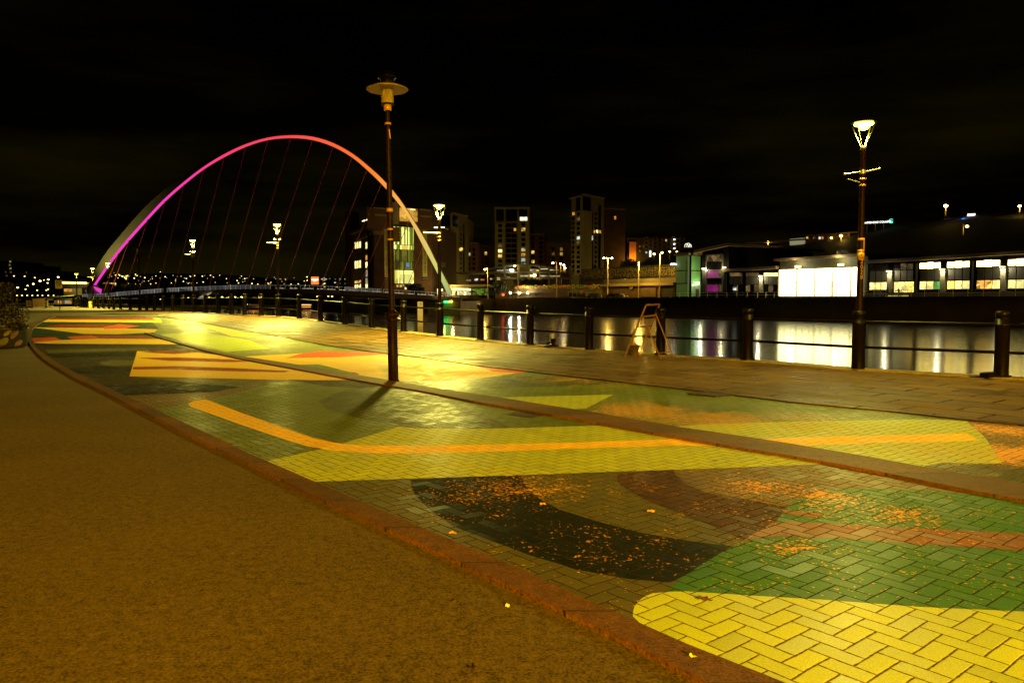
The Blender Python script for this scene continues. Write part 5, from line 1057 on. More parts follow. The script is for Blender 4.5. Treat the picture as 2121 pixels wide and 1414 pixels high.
gb.px(MB(), 1440, 584.5, 1444, 588.5, .7, .1, o0).build("door_lamp", emi("door_lamp_glow", (.95, 1, .85), 9), t)
ga.px(MB(), 1396.8, 546, 1399.4, 548.4, 1.2, .3, o0).build("wall_lamp", emi("door_lamp_glow", (.95, 1, .85), 9), t)
light('POINT', "door_lamp_light", gb.P(gb.len * .5, zat(588, 188), 1.5), 420, (.9, .95, .5), .15)

t = thing("club_building", "black building with a tall window bay lit pink and a folded tan roof edge", "building", (*fx(1500, 184), BANKZ)); o0 = Vector(t.location)
fa = Ff_(1453, 1508); fb = Ff_(1508, 1614)
body(t, o0, fa, 512, 507, 18, CLAD); body(t, o0, Ff_(1508, 1612, 5), 506, 517, 16, CLAD); body(t, o0, fb, 562, 553, 6, CLAD)
band(Face(1440, 189, 1510, facY(1510)), 519, 525, 503.5, 509.5, 1.2, 18, o0, FASC, "roof_edge", t); band(Face(1510, facY(1510), 1637, facY(1620)), 503.5, 509.5, 511, 514.5, 1.2, 18, o0, FASC, "roof_edge", t)
band(Face(1501, facY(1501), 1612, facY(1612)), 558, 563, 551, 557, 1.4, .5, o0, FASC, "canopy", t)
for v0, v1, k in ((528.5, 541.5, 'x'), (543.5, 558.5, 'd'), (560.5, 574.5, 'pk'), (576.5, 588.5, 'd'), (590.5, 604, 'pk')):
    for a, b in ((1465.5, 1472), (1472.6, 1479.3), (1480, 1486.6), (1487.4, 1497)):
        m_ = emi("pink_room_light", (.75, .03, .42), .38, False, .5, .6) if k == 'pk' and b < 1490 else LIT['x'] if k in ('x', 'pk') else DARKGLASS
        fa.px(MB(), a, v0, b, v1, .2, .1, o0).build("window", m_, t)
for v in (527.5, 559.4, 575.5, 589.5, 604.5): fa.px(MB(), 1464, v - .9, 1498.5, v + .9, .5, .1, o0).build("window_frame", STEEL, t)
for u in (1464.5, 1498): fa.px(MB(), u - .8, 528, u + .8, 605, .5, .1, o0).build("window_frame", STEEL, t)
for u0, v in ((1459.5, 556.5), (1502.5, 554)):
    fa.px(MB(), u0 - 1.6, v - 1.6, u0 + 1.6, v + 1.6, .9, .1, o0).build("wall_lamp", emi("wall_lamp_glow", (1, .84, .40), 2.4), t); fa.px(MB(), u0 - 4, 558, u0 + 3, 606, .25, .1, o0).build("wall_panel", CLADG, t)
    light('POINT', "wall_lamp_light", fa.P(fa.hit(u0, v)[0], zat(v + 1, 184), 1.5), 500, (1, .86, .45), .15)
for k, (a, b) in enumerate([(1512, 1538), (1546, 1572), (1583, 1612)]):
    for j in range(3):
        x0, x1 = a + (b - a) * j / 3, a + (b - a) * (j + 1) / 3 - .6
        win(fb, x0, 565, x1, 572, LIT['y'] if k == 2 else LIT['x'], t, o0, out=.2); fb.px(MB(), x0, 573, x1, 589, .2, .1, o0).build("cladding_panel", CLADG, t); win(fb, x0, 590, x1, 604, LIT['x'] if (j + k) % 2 else DARKGLASS, t, o0, out=.2)
win(fb, 1520, 594, 1526, 601, LIT['c'], t, o0, out=.4); win(Ff_(1508, 1612, 5), 1520, 536, 1523, 541, LIT['x'], t, o0, out=.3)
def uplight(f, u, vt, o0, t, w=4.2, vb=606, P=900):
    f.px(MB(), u - w, vt + 4, u + w, vb, .5, .1, o0).build("lit_pier", mat("pale_pier_cladding", (.20, .18, .14), .6), t); f.px(MB(), u - 1.6, vt - .5, u + 1.6, vt + 2.2, 1.1, .1, o0).build("wall_lamp", emi("wall_lamp_glow", (1, .84, .40), 2.4), t)
    x, z = f.hit(u, vt + 3.5); light('POINT', "wall_lamp_light", f.P(x, z - .1, 1.25), P * .55, (1, .86, .45), .12)
uplight(fb, 1578, 571, o0, t, 3.6)

# ---- white hall
t = thing("white_hall", "low hall with one huge glaring white window wall behind the near lamp post", "building", (*fx(1700, 161), BANKZ)); o0 = Vector(t.location)
f = Ff_(1614, 1795); fh = f
body(t, o0, f, 541, 529, 16, mat("olive_hall_cladding", (.06, .05, .02), .7, .2, .5)); band(Ff_(1609, 1796), 536, 541, 524.5, 530.5, 1.2, 16, o0, FASC, "fascia", t)
WG = emi("glaring_window", (1, .88, .36), 8.0, True); PANE_W = 178 / 14
for k in range(14):
    a = 1615.5 + k * 12.45; b = a + 11.2; vtl = 559 - (a - 1615) * .034
    f.px(MB(), a, vtl, b, 584, .2, .05, o0).build("window", WG, t); f.px(MB(), a + .4, 585.2, b - 1.3, 612.6, .2, .05, o0).build("window", WG, t)
    if k % 3 == 0: f.px(MB(), a - 1.7, vtl, a + .3, 613.5, .35, .1, o0).build("mullion", mat("yellow_mullion", (.5, .42, .15), .5), t)
for k in (8, 9): f.px(MB(), 1723 + (k - 8) * 11, 585, 1724 + (k - 8) * 11, 613, .35, .1, o0).build("door_post", DARK, t)
for u, v in ((1657, 552), (1746, 548)):
    f.px(MB(), u - 2.6, v - 2.0, u + 2.6, v + 2.6, 1.1, .1, o0).build("wall_lamp", emi("wall_lamp_glow", (1, .84, .40), 2.4), t); light('POINT', "wall_lamp_light", f.P(f.hit(u, v)[0], zat(v - 1, f.a.y), 1.9), 700, (1, .9, .5), .2)
text_on(Ff_(1730, 1800, -.5), "ROTAC", 1754, 522, .98, mat("dim_letters", (.10, .10, .10), .6), t, o0, 0, 1.0); text_on(Ff_(1730, 1800, -.5), "Y", 1793, 519, .98, mat("dim_letters", (.10, .10, .10), .6), t, o0, 0, 1.0)

# ---- office annexe
t = thing("office_annexe", "two storey grey annexe with rows of square lit windows along the far quay", "building", (*fx(1950, 136), BANKZ)); o0 = Vector(t.location)
f = Ff_(1795, 2330); body(t, o0, f, 545, 512, 14, CLAD); band(Ff_(1793, 2330), 540, 546, 506, 514, 1.0, 14, o0, mat("dim_fascia", (.11, .075, .04), .7), "fascia", t)
sl = lambda u, v: v - (u - 1800) * (.042 * (616 - v) / 70)
BAYS = [(1802, 1838, 'd', 'm'), (1853, 1893, 'x', 'door'), (1906, 1950, 'y', 'm'), (1963, 2010, 'y', 'm'), (2024, 2073, 'y', 'm'), (2089, 2140, 'y', 'p'), (2158, 2210, 'y', 'm'), (2225, 2280, 'y', 'm')]
BRIGHT = emi("office_bright_light", (1, .72, .15), 11.0, False, .25, .5); ROOM = [emi("office_room_a", (1, .66, .13), 1.7, False, .7, 1.3), emi("office_room_b", (1, .80, .24), 1.8, False, .6, 1.1), emi("office_room_c", (.85, .75, .25), 1.2, False, .4, .8), emi("office_room_d", (1, .5, .09), 1.3, False, .8, 1.5), emi("office_room_e", (.25, .80, .15), .6, False, .5, 1.2)]
rng = random.Random(77); FR = mat("black_window_frame", (.01, .01, .01), .5)
for (a, b, up, lo) in BAYS:
    w = (b - a) / 3
    for j in range(3):
        x0, x1 = a + w * j + .9, a + w * (j + 1) - .9
        v0, v1 = sl(x0, 549.5 - (1 if j == 1 else 0)), sl(x0, 559.5 + (.6 if j == 1 else 0))
        fm = win(f, x0 - .5, v0 - .6, x1 + .5, v1 + .6, FR, t, o0, "window", out=.14); win(f, x0, v0, x1, v1, BRIGHT if up == 'y' else LIT['x'] if (up == 'x' and j) else DARKGLASS, fm, o0, "pane", out=.2)
        f.px(MB(), x0, sl(x0, 562), x1, sl(x0, 583), .12, .1, o0).build("cladding_panel", CLADG, t)
        if lo == 'door': win(f, x0 - .3, sl(x0, 585), x1 + .3, 611.5, ROOM[(1, 1, 0)[j]], t, o0, "glass_door", out=.2)
        else:
            fm2 = win(f, x0 - .5, sl(x0, 584.5), x1 + .5, sl(x0, 600.6), FR, t, o0, "window", out=.14); win(f, x0, sl(x0, 585), x1, sl(x0, 600), ROOM[2] if lo == 'p' else ROOM[rng.choice((0, 1, 1, 2, 3, 0))] if (a, j) != (1906, 2) else ROOM[4], fm2, o0, "pane", out=.2)
for u, v in ((1846, 561), (1956, 557), (2081, 552), (2217, 546)): uplight(f, u, v, o0, t, 4.6 + (u - 1800) * .003, 607, 700)
for u in (1900, 2016, 2150): f.px(MB(), u - 1, sl(u, 549), u + 1, 612, .4, .1, o0).build("drainpipe", DARK, t)
f.px(MB(), 1795, 603, 2330, 614, .5, .3, o0).build("plinth", mat("brown_plinth", (.07, .045, .02), .8, .3, 1), t)
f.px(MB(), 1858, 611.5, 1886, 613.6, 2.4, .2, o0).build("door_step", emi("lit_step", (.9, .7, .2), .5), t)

# ---- people at the lit door
def person(u, label, turn, cloth, legs, carry=0, h=1.74, out=2.6):
    x, _ = f.hit(u, 610); p = f.P(x, BANKZ + .12, out)
    t = thing("person", label, "person", p, turn, "people at the lit glass door")
    J = {'pel': (0, 0, .95), 'ch': (0, .01, 1.32), 'nk': (0, .01, 1.50), 'hd': (0, -.02, 1.60), 'tp': (0, -.01, 1.73), 'sl': (-.19, .01, 1.42), 'el': (-.25, .03, 1.13), 'hl': (-.16 if carry else -.27, -.22 if carry else -.04, 1.10 if carry else .86), 'sr': (.19, .01, 1.42), 'er': (.25, .03, 1.13), 'hr': (.12 if carry else .28, -.24 if carry else -.03, 1.14 if carry else .86), 'kl': (-.10, -.03, .50), 'al': (-.11, .02, .09), 'tl': (-.12, -.14, .04), 'kr': (.10, -.02, .50), 'ar': (.13, .02, .09), 'tr': (.15, -.14, .04), 'pl': (-.09, 0, .88), 'pr': (.09, 0, .88)}
    RD = {'pel': .15, 'ch': .16, 'nk': .06, 'hd': .095, 'tp': .075, 'sl': .07, 'el': .045, 'hl': .035, 'sr': .07, 'er': .045, 'hr': .035, 'kl': .06, 'al': .045, 'tl': .035, 'kr': .06, 'ar': .045, 'tr': .035, 'pl': .09, 'pr': .09}
    E = [('pel', 'ch'), ('ch', 'nk'), ('nk', 'hd'), ('hd', 'tp'), ('ch', 'sl'), ('sl', 'el'), ('el', 'hl'), ('ch', 'sr'), ('sr', 'er'), ('er', 'hr'), ('pel', 'pl'), ('pl', 'kl'), ('kl', 'al'), ('al', 'tl'), ('pel', 'pr'), ('pr', 'kr'), ('kr', 'ar'), ('ar', 'tr')]
    ks = list(J); me = bpy.data.meshes.new("body"); s_ = h / 1.78; me.from_pydata([Vector(J[k]) * s_ for k in ks], [(ks.index(a), ks.index(b)) for a, b in E], []); o = bpy.data.objects.new("body", me); COL.objects.link(o); o.parent = t
    sk = o.modifiers.new("skin", 'SKIN'); sb = o.modifiers.new("smooth", 'SUBSURF'); sb.levels = sb.render_levels = 1
    for i, k in enumerate(ks): me.skin_vertices[0].data[i].radius = (RD[k] * s_, RD[k] * s_ * (.7 if k in ('pel', 'ch') else 1)); me.skin_vertices[0].data[i].use_root = (k == 'pel')
    me.materials.append(cloth)
    mb = MB(); mb.ball((0, 0, 1.69 * s_), .098 * s_, 8, 0, .75); mb.build("hair", mat("dark_hair", (.015, .01, .006), .6), t)
    for sx in (-1, 1):
        hb = MB(); hx_, hy, hz = J['hl' if sx < 0 else 'hr']
        for q in range(5): hb.tube((hx_ * s_ + (q - 2) * .015, hy * s_, hz * s_ - .02), (hx_ * s_ + (q - 2) * .018, hy * s_ - .02, hz * s_ - .10 + abs(q - 2) * .012), .008, .006, 5)
        hb.build("hand", mat("skin", (.35, .18, .10), .5), t)
    MB().lathe([(.165 * s_, .90 * s_), (.175 * s_, 1.1 * s_), (.2 * s_, 1.38 * s_), (.1 * s_, 1.47 * s_)], 12).build("jacket", legs, t)
    return t
DK = mat("dark_clothes", (.02, .018, .015), .8); DK2 = mat("grey_clothes", (.06, .055, .045), .8)
person(1859, "person in dark clothes standing upright and alone in the lit doorway", .4, DK, DK, 0, 1.80); person(1870, "person in grey jacket leaning towards the table in the doorway", -.7, DK, DK2, 1, 1.68); person(1883, "person in dark jacket drinking beside the door frame with raised hands", .5, DK, DK, 1, 1.72)
x, _ = f.hit(1876, 610); t = thing("cafe_table", "small round table between the people at the lit door", "table", f.P(x, BANKZ + .12, 2.6)); MB().lathe([(.35, .72), (.36, .75), (.02, .76)], 14).build("table_top", DK2, t); MB().lathe([(.22, 0), (.03, .04), (.03, .72)], 10).build("table_leg", STEEL, t)
x, _ = f.hit(1845, 608); t = thing("shrub", "small pale leaved shrub in front of the lit grey pier", "shrub", f.P(x, BANKZ, 3)); mb = MB(); rng2 = random.Random(8); leaf_cloud(mb, (0, 0, .9), (.9, .7, .8), 260, .13, rng2); mb.build("foliage", LEAFG, t)
x, _ = f.hit(1889, 608); t = thing("shrub", "dark rounded shrub beside the lit glass doorway", "shrub", f.P(x, BANKZ, 3)); mb = MB(); leaf_cloud(mb, (0, 0, .9), (.8, .7, .9), 260, .12, rng2); mb.build("foliage", LEAFG, t)

# ---- far quay railing, steps
t = thing("far_railing", "thin pale metal railing along the far quay in front of the halls", "railing", (*fx(1700, 155), BANKZ)); o0 = Vector(t.location)
RM = mat("pale_rail_metal", (.55, .48, .30), .45, .1, 3, metal=.2); P = [Vector((x, y)) for x, y in EDGEPTS[1:7]]; tot = [0]
for a, b in zip(P, P[1:]): tot.append(tot[-1] + (b - a).length)
def ep(s):
    for k in range(len(P) - 1):
        if s <= tot[k + 1] or k == len(P) - 2: q = P[k].lerp(P[k + 1], (s - tot[k]) / (tot[k + 1] - tot[k])); return Vector((q.x + .9, q.y + .45, BANKZ + .1))
s_ = 0
while s_ < tot[-1] - 3:
    a, b = ep(s_) - o0, ep(s_ + 2.6) - o0
    MB().tube(a, a + Vector((0, 0, 1.15)), .045, None, 5).build("post", RM, t); MB().tube(a + Vector((0, 0, 1.15)), b + Vector((0, 0, 1.15)), .035, None, 5).tube(a + Vector((0, 0, .6)), b + Vector((0, 0, .6)), .03, None, 5).build("rail", RM, t); s_ += 2.6

# ---- cars parked in front of the terrace wall
def car(u, Y, label, col, flip=1):
    p = at(u, 610, Y); t = thing("parked_car", label, "car", (p.x, p.y, BANKZ), Face(1180, 236, 1398, 202).d.angle_signed(Vector((1, 0))), "cars parked below the terrace wall")
    pm = mat("car_paint_%s" % label.split()[0], col, .25, .1, 2, spec=.7); prof = [(-2.1, .35), (-2.15, .75), (-2.0, .95), (-1.55, 1.02), (-.95, 1.42), (.55, 1.46), (1.15, 1.0), (2.0, .86), (2.12, .6), (2.1, .32)]
    def ext(pf, w, name, m, inset=0):
        n = len(pf); vs = [(flip * x, -w, z) for x, z in pf] + [(flip * x, w, z) for x, z in pf]; MB().add(vs, [tuple(range(n)), tuple(range(2 * n - 1, n - 1, -1))] + [(i, n + i, n + (i + 1) % n, (i + 1) % n) for i in range(n)]).build(name, m, t)
    ext(prof, .86, "body", pm); ext([(-1.35, 1.03), (-.88, 1.36), (-.2, 1.38), (-.2, 1.03)], .875, "side_window", DARKGLASS); ext([(-.12, 1.03), (-.12, 1.38), (.48, 1.39), (.98, 1.03)], .875, "side_window", DARKGLASS)
    for x in (-1.3, 1.32):
        for y in (-.78, .78): MB().tube((flip * x, y - .11, .32), (flip * x, y + .11, .32), .33, None, 14).build("wheel", mat("tyre", (.015, .015, .015), .8), t)
    for y in (-.6, .6): MB().box((flip * 2.09, y, .68), (.08, .3, .14)).build("headlight", mat("headlight_glass", (.7, .7, .65), .15), t); MB().box((flip * -2.1, y, .8), (.08, .26, .16)).build("tail_light", mat("tail_light_glass", (.35, .02, .02), .2), t)
car(1232, 219, "dark car beneath the yellow stretch of the mural wall", (.012, .011, .010)); car(1271, 213, "black car parked on the other side of the brown wall corner", (.01, .01, .012)); car(1285, 211, "grey car parked close behind the black one by the brown wall", (.05, .05, .05))
t = thing("road_sign", "round red backed road sign standing by the cars", "road sign", (at(1204, 612, 222).x, 222, BANKZ)); MB().tube((0, 0, 0), (0, 0, 2.2), .05).build("post", STEEL, t); MB().tube((0, -.06, 2.0), (0, .02, 2.0), .42, None, 18).build("sign_disc", mat("red_sign", (.3, .03, .02), .5), t)

# ---- orange column lamps on the far bank and the hill
SOD = emi("sodium_glow", (1, .62, .12), 30); WHT = emi("white_lamp_glow", (1, .93, .7), 30)
def column_lamp(u, v, Y, vb, label, m, W=0, off=0, r=.34, col=(1, .6, .08), z0=None, double=False, pole=True):
    top = at(u, v, Y); base_z = BANKZ if vb is None else zat(vb, Y); bx = at(u + off, v, Y).x
    t = thing("column_lamp", label, "street lamp", (bx, Y, base_z), 0, "tall column lamps across the river"); h = top.z - base_z
    MB().tube((0, 0, 0), (0, 0, h + (.1 if off == 0 else .6)), .17, .11, 7).build("column", mat("lamp_column_paint", (.45, .35, .14), .5, .1), t)
    if off: MB().tube((0, 0, h + .5), (top.x - bx, 0, h + .15), .07).build("bracket", mat("lamp_column_paint", (.45, .35, .14)), t)
    for sx in ((-1, 1) if double else (1,)):
        dx = sx * 1.1 if double else top.x - bx; MB().ball((dx, 0, h), r, 8, 0, .7).build("lamp", m, t)
        if double: MB().tube((0, 0, h + .1), (dx, 0, h), .06).build("bracket", mat("lamp_column_paint", (.45, .35, .14)), t)
    if W: light('POINT', "column_lamp_light", (top.x, Y - .6, top.z - .7), W, col, .3)
column_lamp(1004, 558, 240, None, "orange column lamp above the green end of the glowing pavilion", SOD, 2500, 6)
column_lamp(1066, 551, 243, None, "orange column lamp beside the white lit car park roof", SOD, 160, 7)
column_lamp(1145, 545, 232, None, "brightest orange column lamp, above the terrace murals", SOD, 200, 8)
column_lamp(1259, 534.5, 214, None, "double headed column lamp in front of the pale squiggle wall", WHT, 3500, 0, .26, double=True)
column_lamp(1323, 543, 208, None, "bare yellow lit column without a lamp before the squiggle wall", DARKGLASS, 6500, 0, .1)
column_lamp(1367, 527, 206, None, "tall yellow lit column with a dark head next to the green tower", DARKGLASS, 6500, 0, .1)
column_lamp(1161, 546, 262, 563, "small white lamp on the car park deck, first of a tight cluster", WHT, 0, 0, .3); column_lamp(1168, 549, 262, 563, "white lamp of the car park cluster between two taller ones", WHT, 300, 0, .3); column_lamp(1170.5, 555, 262, 566, "lowest white lamp of the cluster on the car park deck", WHT, 0, 0, .26)
column_lamp(1591, 501, 285, 512, "single orange lamp on the hill above the club building", SOD, 200, 0, .5); column_lamp(1742, 488.5, 255, 500, "bright orange lamp on the hill directly above the white hall", SOD, 200, 0, .5); column_lamp(1722, 493, 262, 505, "smaller orange lamp just under the bright hill lamp above the hall", SOD, 0, -7, .33)
column_lamp(1959, 426.5, 225, 448, "highest bright orange lamp on the dark hill", SOD, 200, 0, .55); column_lamp(2003, 469, 195, 487, "orange lamp hanging below the blue sign on the hill", SOD, 160, -8, .36); column_lamp(2112, 427, 215, 440, "orange lamp at the outer end of the dark hill", SOD, 160, 0, .38)
column_lamp(1371, 523.5, 300, 545, "warm lamp beneath the hexagon screens of the dark hotel", SOD, 0, 0, .42); column_lamp(1355, 526, 300, 545, "paired warm lamps by the white slot of the hotel", SOD, 0, 0, .42); column_lamp(1387, 521, 300, 545, "warm lamp close to the three white dots on the hotel", SOD, 0, 0, .36); column_lamp(1402, 521, 300, 540, "last warm lamp of the hotel row, near the green tower", SOD, 0, 0, .3)
for k, u in enumerate((1057, 1075, 1093)):
    p = at(u, 606.5, 246); t = thing("low_lamp", ("low white lamp on the ramp wall, the outer one towards the pavilion", "middle one of three low white lamps on the ramp wall", "low white lamp on the ramp wall beneath the mural letters")[k], "lamp", p, 0, "low white lamps along the ramp"); MB().ball((0, 0, 0), .3, 8).build("globe", WHT, t); MB().tube((0, 0, -.25), (0, 0, BANKZ - p.z), .06).build("stem", STEEL, t); light('POINT', "low_lamp_light", p + Vector((0, -.8, .2)), 700, (1, .9, .55), .2)
p = at(1042, 610.5, 238); t = thing("navigation_lamp", "small red light on the edge of the far quay", "lamp", p); MB().ball((0, 0, 0), .32, 8).build("globe", emi("red_glow", (1, .03, .02), 12), t); MB().tube((0, 0, -.3), (0, 0, BANKZ - p.z), .06).build("stem", STEEL, t)

# ---- signs and buildings on the hill
t = thing("college_sign", "white lit lettering with a teal letter G on three tall posts on the hill", "sign", at(1818, 470, 250)); o0 = Vector(t.location); fs_ = Face(1790, 251, 1850, 246)
text_on(fs_, "GATESHEAD COLLEGE", 1817, 460.5, .83, emi("white_letter_glow", (1, .98, .9), 3), t, o0, 0, .2); text_on(fs_, "G", 1845.5, 458.5, 2.0, emi("teal_letter_glow", (.03, .95, .62), 1.6), t, o0, 0, .2, "emblem")
fs_.px(MB(), 1794, 462.5, 1840, 464, 0, .1, o0).build("sign_rail", DARK, t)
for u, v in ((1795, 503), (1812.5, 499), (1830, 494)): fs_.px(MB(), u - .7, 463, u + .7, v, 0, .2, o0).build("post", mat("lamp_column_paint", (.45, .35, .14)), t)
light('POINT', "sign_lamp", fs_.P(fs_.hit(1815, 495)[0], zat(492, 248), 4), 1500, (1, .75, .25), .3)
t = thing("hill_kiosk", "small building on the hill with a white lit top and a blue lit front", "building", at(2012, 457, 228)); o0 = Vector(t.location); f = Face(1950, 234, 2050, 226)
f.px(MB(), 2004, 443, 2020.5, 457.5, 0, 6, o0).build("wall", DARK, t); f.px(MB(), 2004, 443, 2020, 447.5, .3, .1, o0).build("lit_band", emi("white_band_glow", (1, .93, .75), 3), t); f.px(MB(), 2004, 448.5, 2014, 456.5, .3, .1, o0).build("blue_panel", emi("blue_panel_glow", (.05, .30, 1), 1.0, False, .3, 1), t); f.px(MB(), 2014.6, 448.5, 2020, 456.5, .3, .1, o0).build("blue_panel", emi("blue_panel_glow2", (.05, .4, 1), .8), t)
light('POINT', "blue_panel_light", f.P(f.hit(2000, 452)[0], zat(452, 228), 3), 300, (.08, .3, 1), .3)
f.px(MB(), 1955, 451, 2003, 456, -.5, 3, o0).build("side_wing", mat("grey_hill_wall", (.2, .2, .2), .7), t)
t = thing("hill_building", "long low building on the hill with a pale drum and a small lit veranda", "building", at(1680, 497, 268)); o0 = Vector(t.location); f = Face(1600, 285, 1760, 255)
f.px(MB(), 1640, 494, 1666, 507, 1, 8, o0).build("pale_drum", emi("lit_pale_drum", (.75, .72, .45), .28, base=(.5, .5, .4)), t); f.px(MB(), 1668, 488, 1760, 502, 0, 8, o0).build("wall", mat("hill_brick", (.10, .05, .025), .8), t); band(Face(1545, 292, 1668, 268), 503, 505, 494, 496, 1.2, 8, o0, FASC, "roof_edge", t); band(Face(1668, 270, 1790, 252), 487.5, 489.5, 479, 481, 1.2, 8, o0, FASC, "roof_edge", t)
for u, k in ((1671, 'w'), (1685, 'x'), (1697, 'c'), (1703, 'o')): win(f, u, 490.5, u + (6 if k == 'x' else 2.6), 495.5, LIT[k], t, o0, out=.3)

# ================================================================== far side, down river
t = thing("lit_billboard", "square orange red lit billboard above the bridge railing", "billboard", (*fx(652, 330), BANKZ)); o0 = Vector(t.location); f = Face(640, 330, 664, 330)
f.px(MB(), 642.5, 571, 662.5, 591.5, 0, .6, o0).build("case", DARK, t); f.px(MB(), 644.5, 573, 660.3, 589, .1, .1, o0).build("screen", emi("billboard_orange", (1, .24, .05), 1.1), t)
cx, cz = f.hit(652.4, 580); mb = MB(); mb.add([f.P(cx + x, cz + z, .16) - o0 for x, z in ((-1.45, .45), (-1.45, -.15), (-.7, -.2), (-.1, -.75), (.5, -.3), (1.45, -.1), (1.45, .45))], [tuple(range(7))[::-1]]); mb.build("screen_mark", emi("billboard_pale", (1, .8, .5), 2.2), t)
f.px(MB(), 651, 591, 654, 606, -.1, .3, o0).build("post", DARK, t)
t = thing("far_offices", "dark office block with few lit windows between the billboard and the mill", "building", (*fx(700, 420), BANKZ)); o0 = Vector(t.location); f = Face(664, 425, 735, 415); block(t, o0, [f], 575, 420, DARK, 20)
for u, v, k in ((666, 577, 'w'), (670, 575, 'c'), (670, 579, 'p'), (674, 577, 'c'), (668, 588, 'o'), (671, 586, 'y'), (682, 576, 'x'), (693, 577, 'x'), (703, 577, 'p'), (714, 577, 'p'), (693, 584, 'c'), (703, 586, 'x'), (714, 586, 'p'), (671, 593, 'w')): win(f, u, v, u + 3, v + 2.2, LIT[k], t, o0, out=.3)
t = thing("orange_boat", "moored boat with an orange lit cabin showing under the bridge", "boat", (*fx(633, 300), WZ)); o0 = Vector(t.location); f = Face(622, 300, 646, 300)
MB().add([(x, y, z) for z, s_ in ((-.3, .75), (1.0, 1)) for x, y in ((-4.5 * s_, -.9), (2.6 * s_, -1.1), (4.6 * s_, 0), (2.6 * s_, 1.1), (-4.5 * s_, .9))], [(4, 3, 2, 1, 0), (5, 6, 7, 8, 9)] + [(i, (i + 1) % 5, 5 + (i + 1) % 5, 5 + i) for i in range(5)]).build("hull", mat("boat_hull", (.10, .07, .05), .5), t)
MB().box((0, .2, 1.8), (5, 1.4, 1.5)).build("cabin", mat("boat_cabin", (.3, .2, .1), .6), t); MB().box((0, -.55, 2.2), (4.6, .1, .35)).build("cabin_light", emi("cabin_glow", (1, .45, .12), 4), t); MB().box((0, -.6, 1.5), (4.4, .1, .6)).build("cabin_window", emi("cabin_orange", (1, .35, .05), .8), t)
t = thing("orange_boat", "second moored boat, its whole side glowing orange, nearer the bridge middle", "boat", (*fx(525, 330), WZ)); MB().add([(x, y, z) for z, s_ in ((-.3, .75), (1.0, 1)) for x, y in ((-4.5 * s_, -.9), (2.6 * s_, -1.1), (4.6 * s_, 0), (2.6 * s_, 1.1), (-4.5 * s_, .9))], [(4, 3, 2, 1, 0), (5, 6, 7, 8, 9)] + [(i, (i + 1) % 5, 5 + (i + 1) % 5, 5 + i) for i in range(5)]).build("hull", mat("boat_hull", (.10, .07, .05)), t)
MB().box((.5, .2, 1.8), (5, 1.4, 1.6)).build("cabin", mat("boat_cabin", (.3, .2, .1)), t); MB().box((.5, -.55, 1.6), (4.6, .1, .9)).build("cabin_window", emi("cabin_red", (1, .28, .04), 1.5), t); MB().box((-2.6, -.6, 2.4), (.4, .2, .5)).build("mast_lamp", emi("mast_glow", (.9, 1, .9), 10), t)

# ---- Newcastle side at the foot of the bridge
t = thing("quay_restaurant", "dark riverside building with a row of orange lights along its roof edge", "building", (*fx(155, 235), .6)); o0 = Vector(t.location); f = Face(125, 240, 192, 232)
f.px(MB(), 131, 587, 186, 596, 0, 8, o0).build("upper_storey", DARK, t); f.px(MB(), 134, 597, 172, 632, .3, 8, o0).build("lower_storey", mat("dim_glass_storey", (.10, .09, .03), .5), t)
mb = MB(); 
for k in range(10): mb.box(f.P(*f.hit(133 + k * 5.1, 585.2 + k * .12), .3) - o0, (.62, .3, .55))
mb.build("eaves_light", emi("eaves_orange", (1, .45, .10), 6), t); f.px(MB(), 131, 585.8, 183, 588, .1, .3, o0).build("lit_eaves", emi("lit_eaves_orange", (1, .40, .07), .9), t)
for k in range(6): win(f, 136 + k * 4.2, 598, 139 + k * 4.2, 604, LIT['o'] if k < 4 else LIT['x'], t, o0, "window", out=.5)
for k in range(9): win(f, 117 + k * 7.4, 622, 121.5 + k * 7.4, 633, LIT[('x', 'o', 'x', 'p', 'o', 'x', 'w', 'x', 'x')[k]], t, o0, "window", out=.7)
band(Face(100, 245, 175, 234), 617, 618.5, 611, 612.5, 3, .4, o0, CR, "ramp_edge", t); f.px(MB(), 128, 612, 172, 620, 1.5, .3, o0).build("green_hedge_panel", mat("hedge_panel", (.10, .14, .03), .8, .4, 1.5), t)
light('POINT', "restaurant_lamp", f.P(f.len * .6, 5, 7), 2500, (1, .85, .25), .4)
for nm, lab, u0, u1, vt, Y, ws in (("apartment_block", "dark apartment block at the outer edge with a column of dim windows", -60, 25, 540, 330, [(20, 540, 'p'), (20, 554, 'p'), (21, 562, 'x'), (19, 547, 'x'), (11, 562, 'x'), (12, 569, 'x')]), ("apartment_block", "dark apartment block with three orange windows behind the dark shrub", 26, 64, 548, 340, [(42, 551, 'o'), (33, 564, 'o'), (52, 563, 'o'), (30, 556, 'x')]), ("apartment_block", "lower dark block with two tiny orange windows above the road lamps", 66, 108, 560, 360, [(92, 569, 'o'), (94, 575, 'o'), (90, 574.5, 'o')])):
    t = thing(nm, lab, "apartment block", (*fx((u0 + u1) / 2, Y), .5)); o0 = Vector(t.location); f = Face(u0, Y, u1, Y + 3); block(t, o0, [f], vt, Y, mat("dark_brick_block", (.05, .025, .014), .8), 20, z0=0)
    for u, v, k in ws: win(f, u, v, u + 3.2, v + 3.4, LIT[k], t, o0, out=.3)
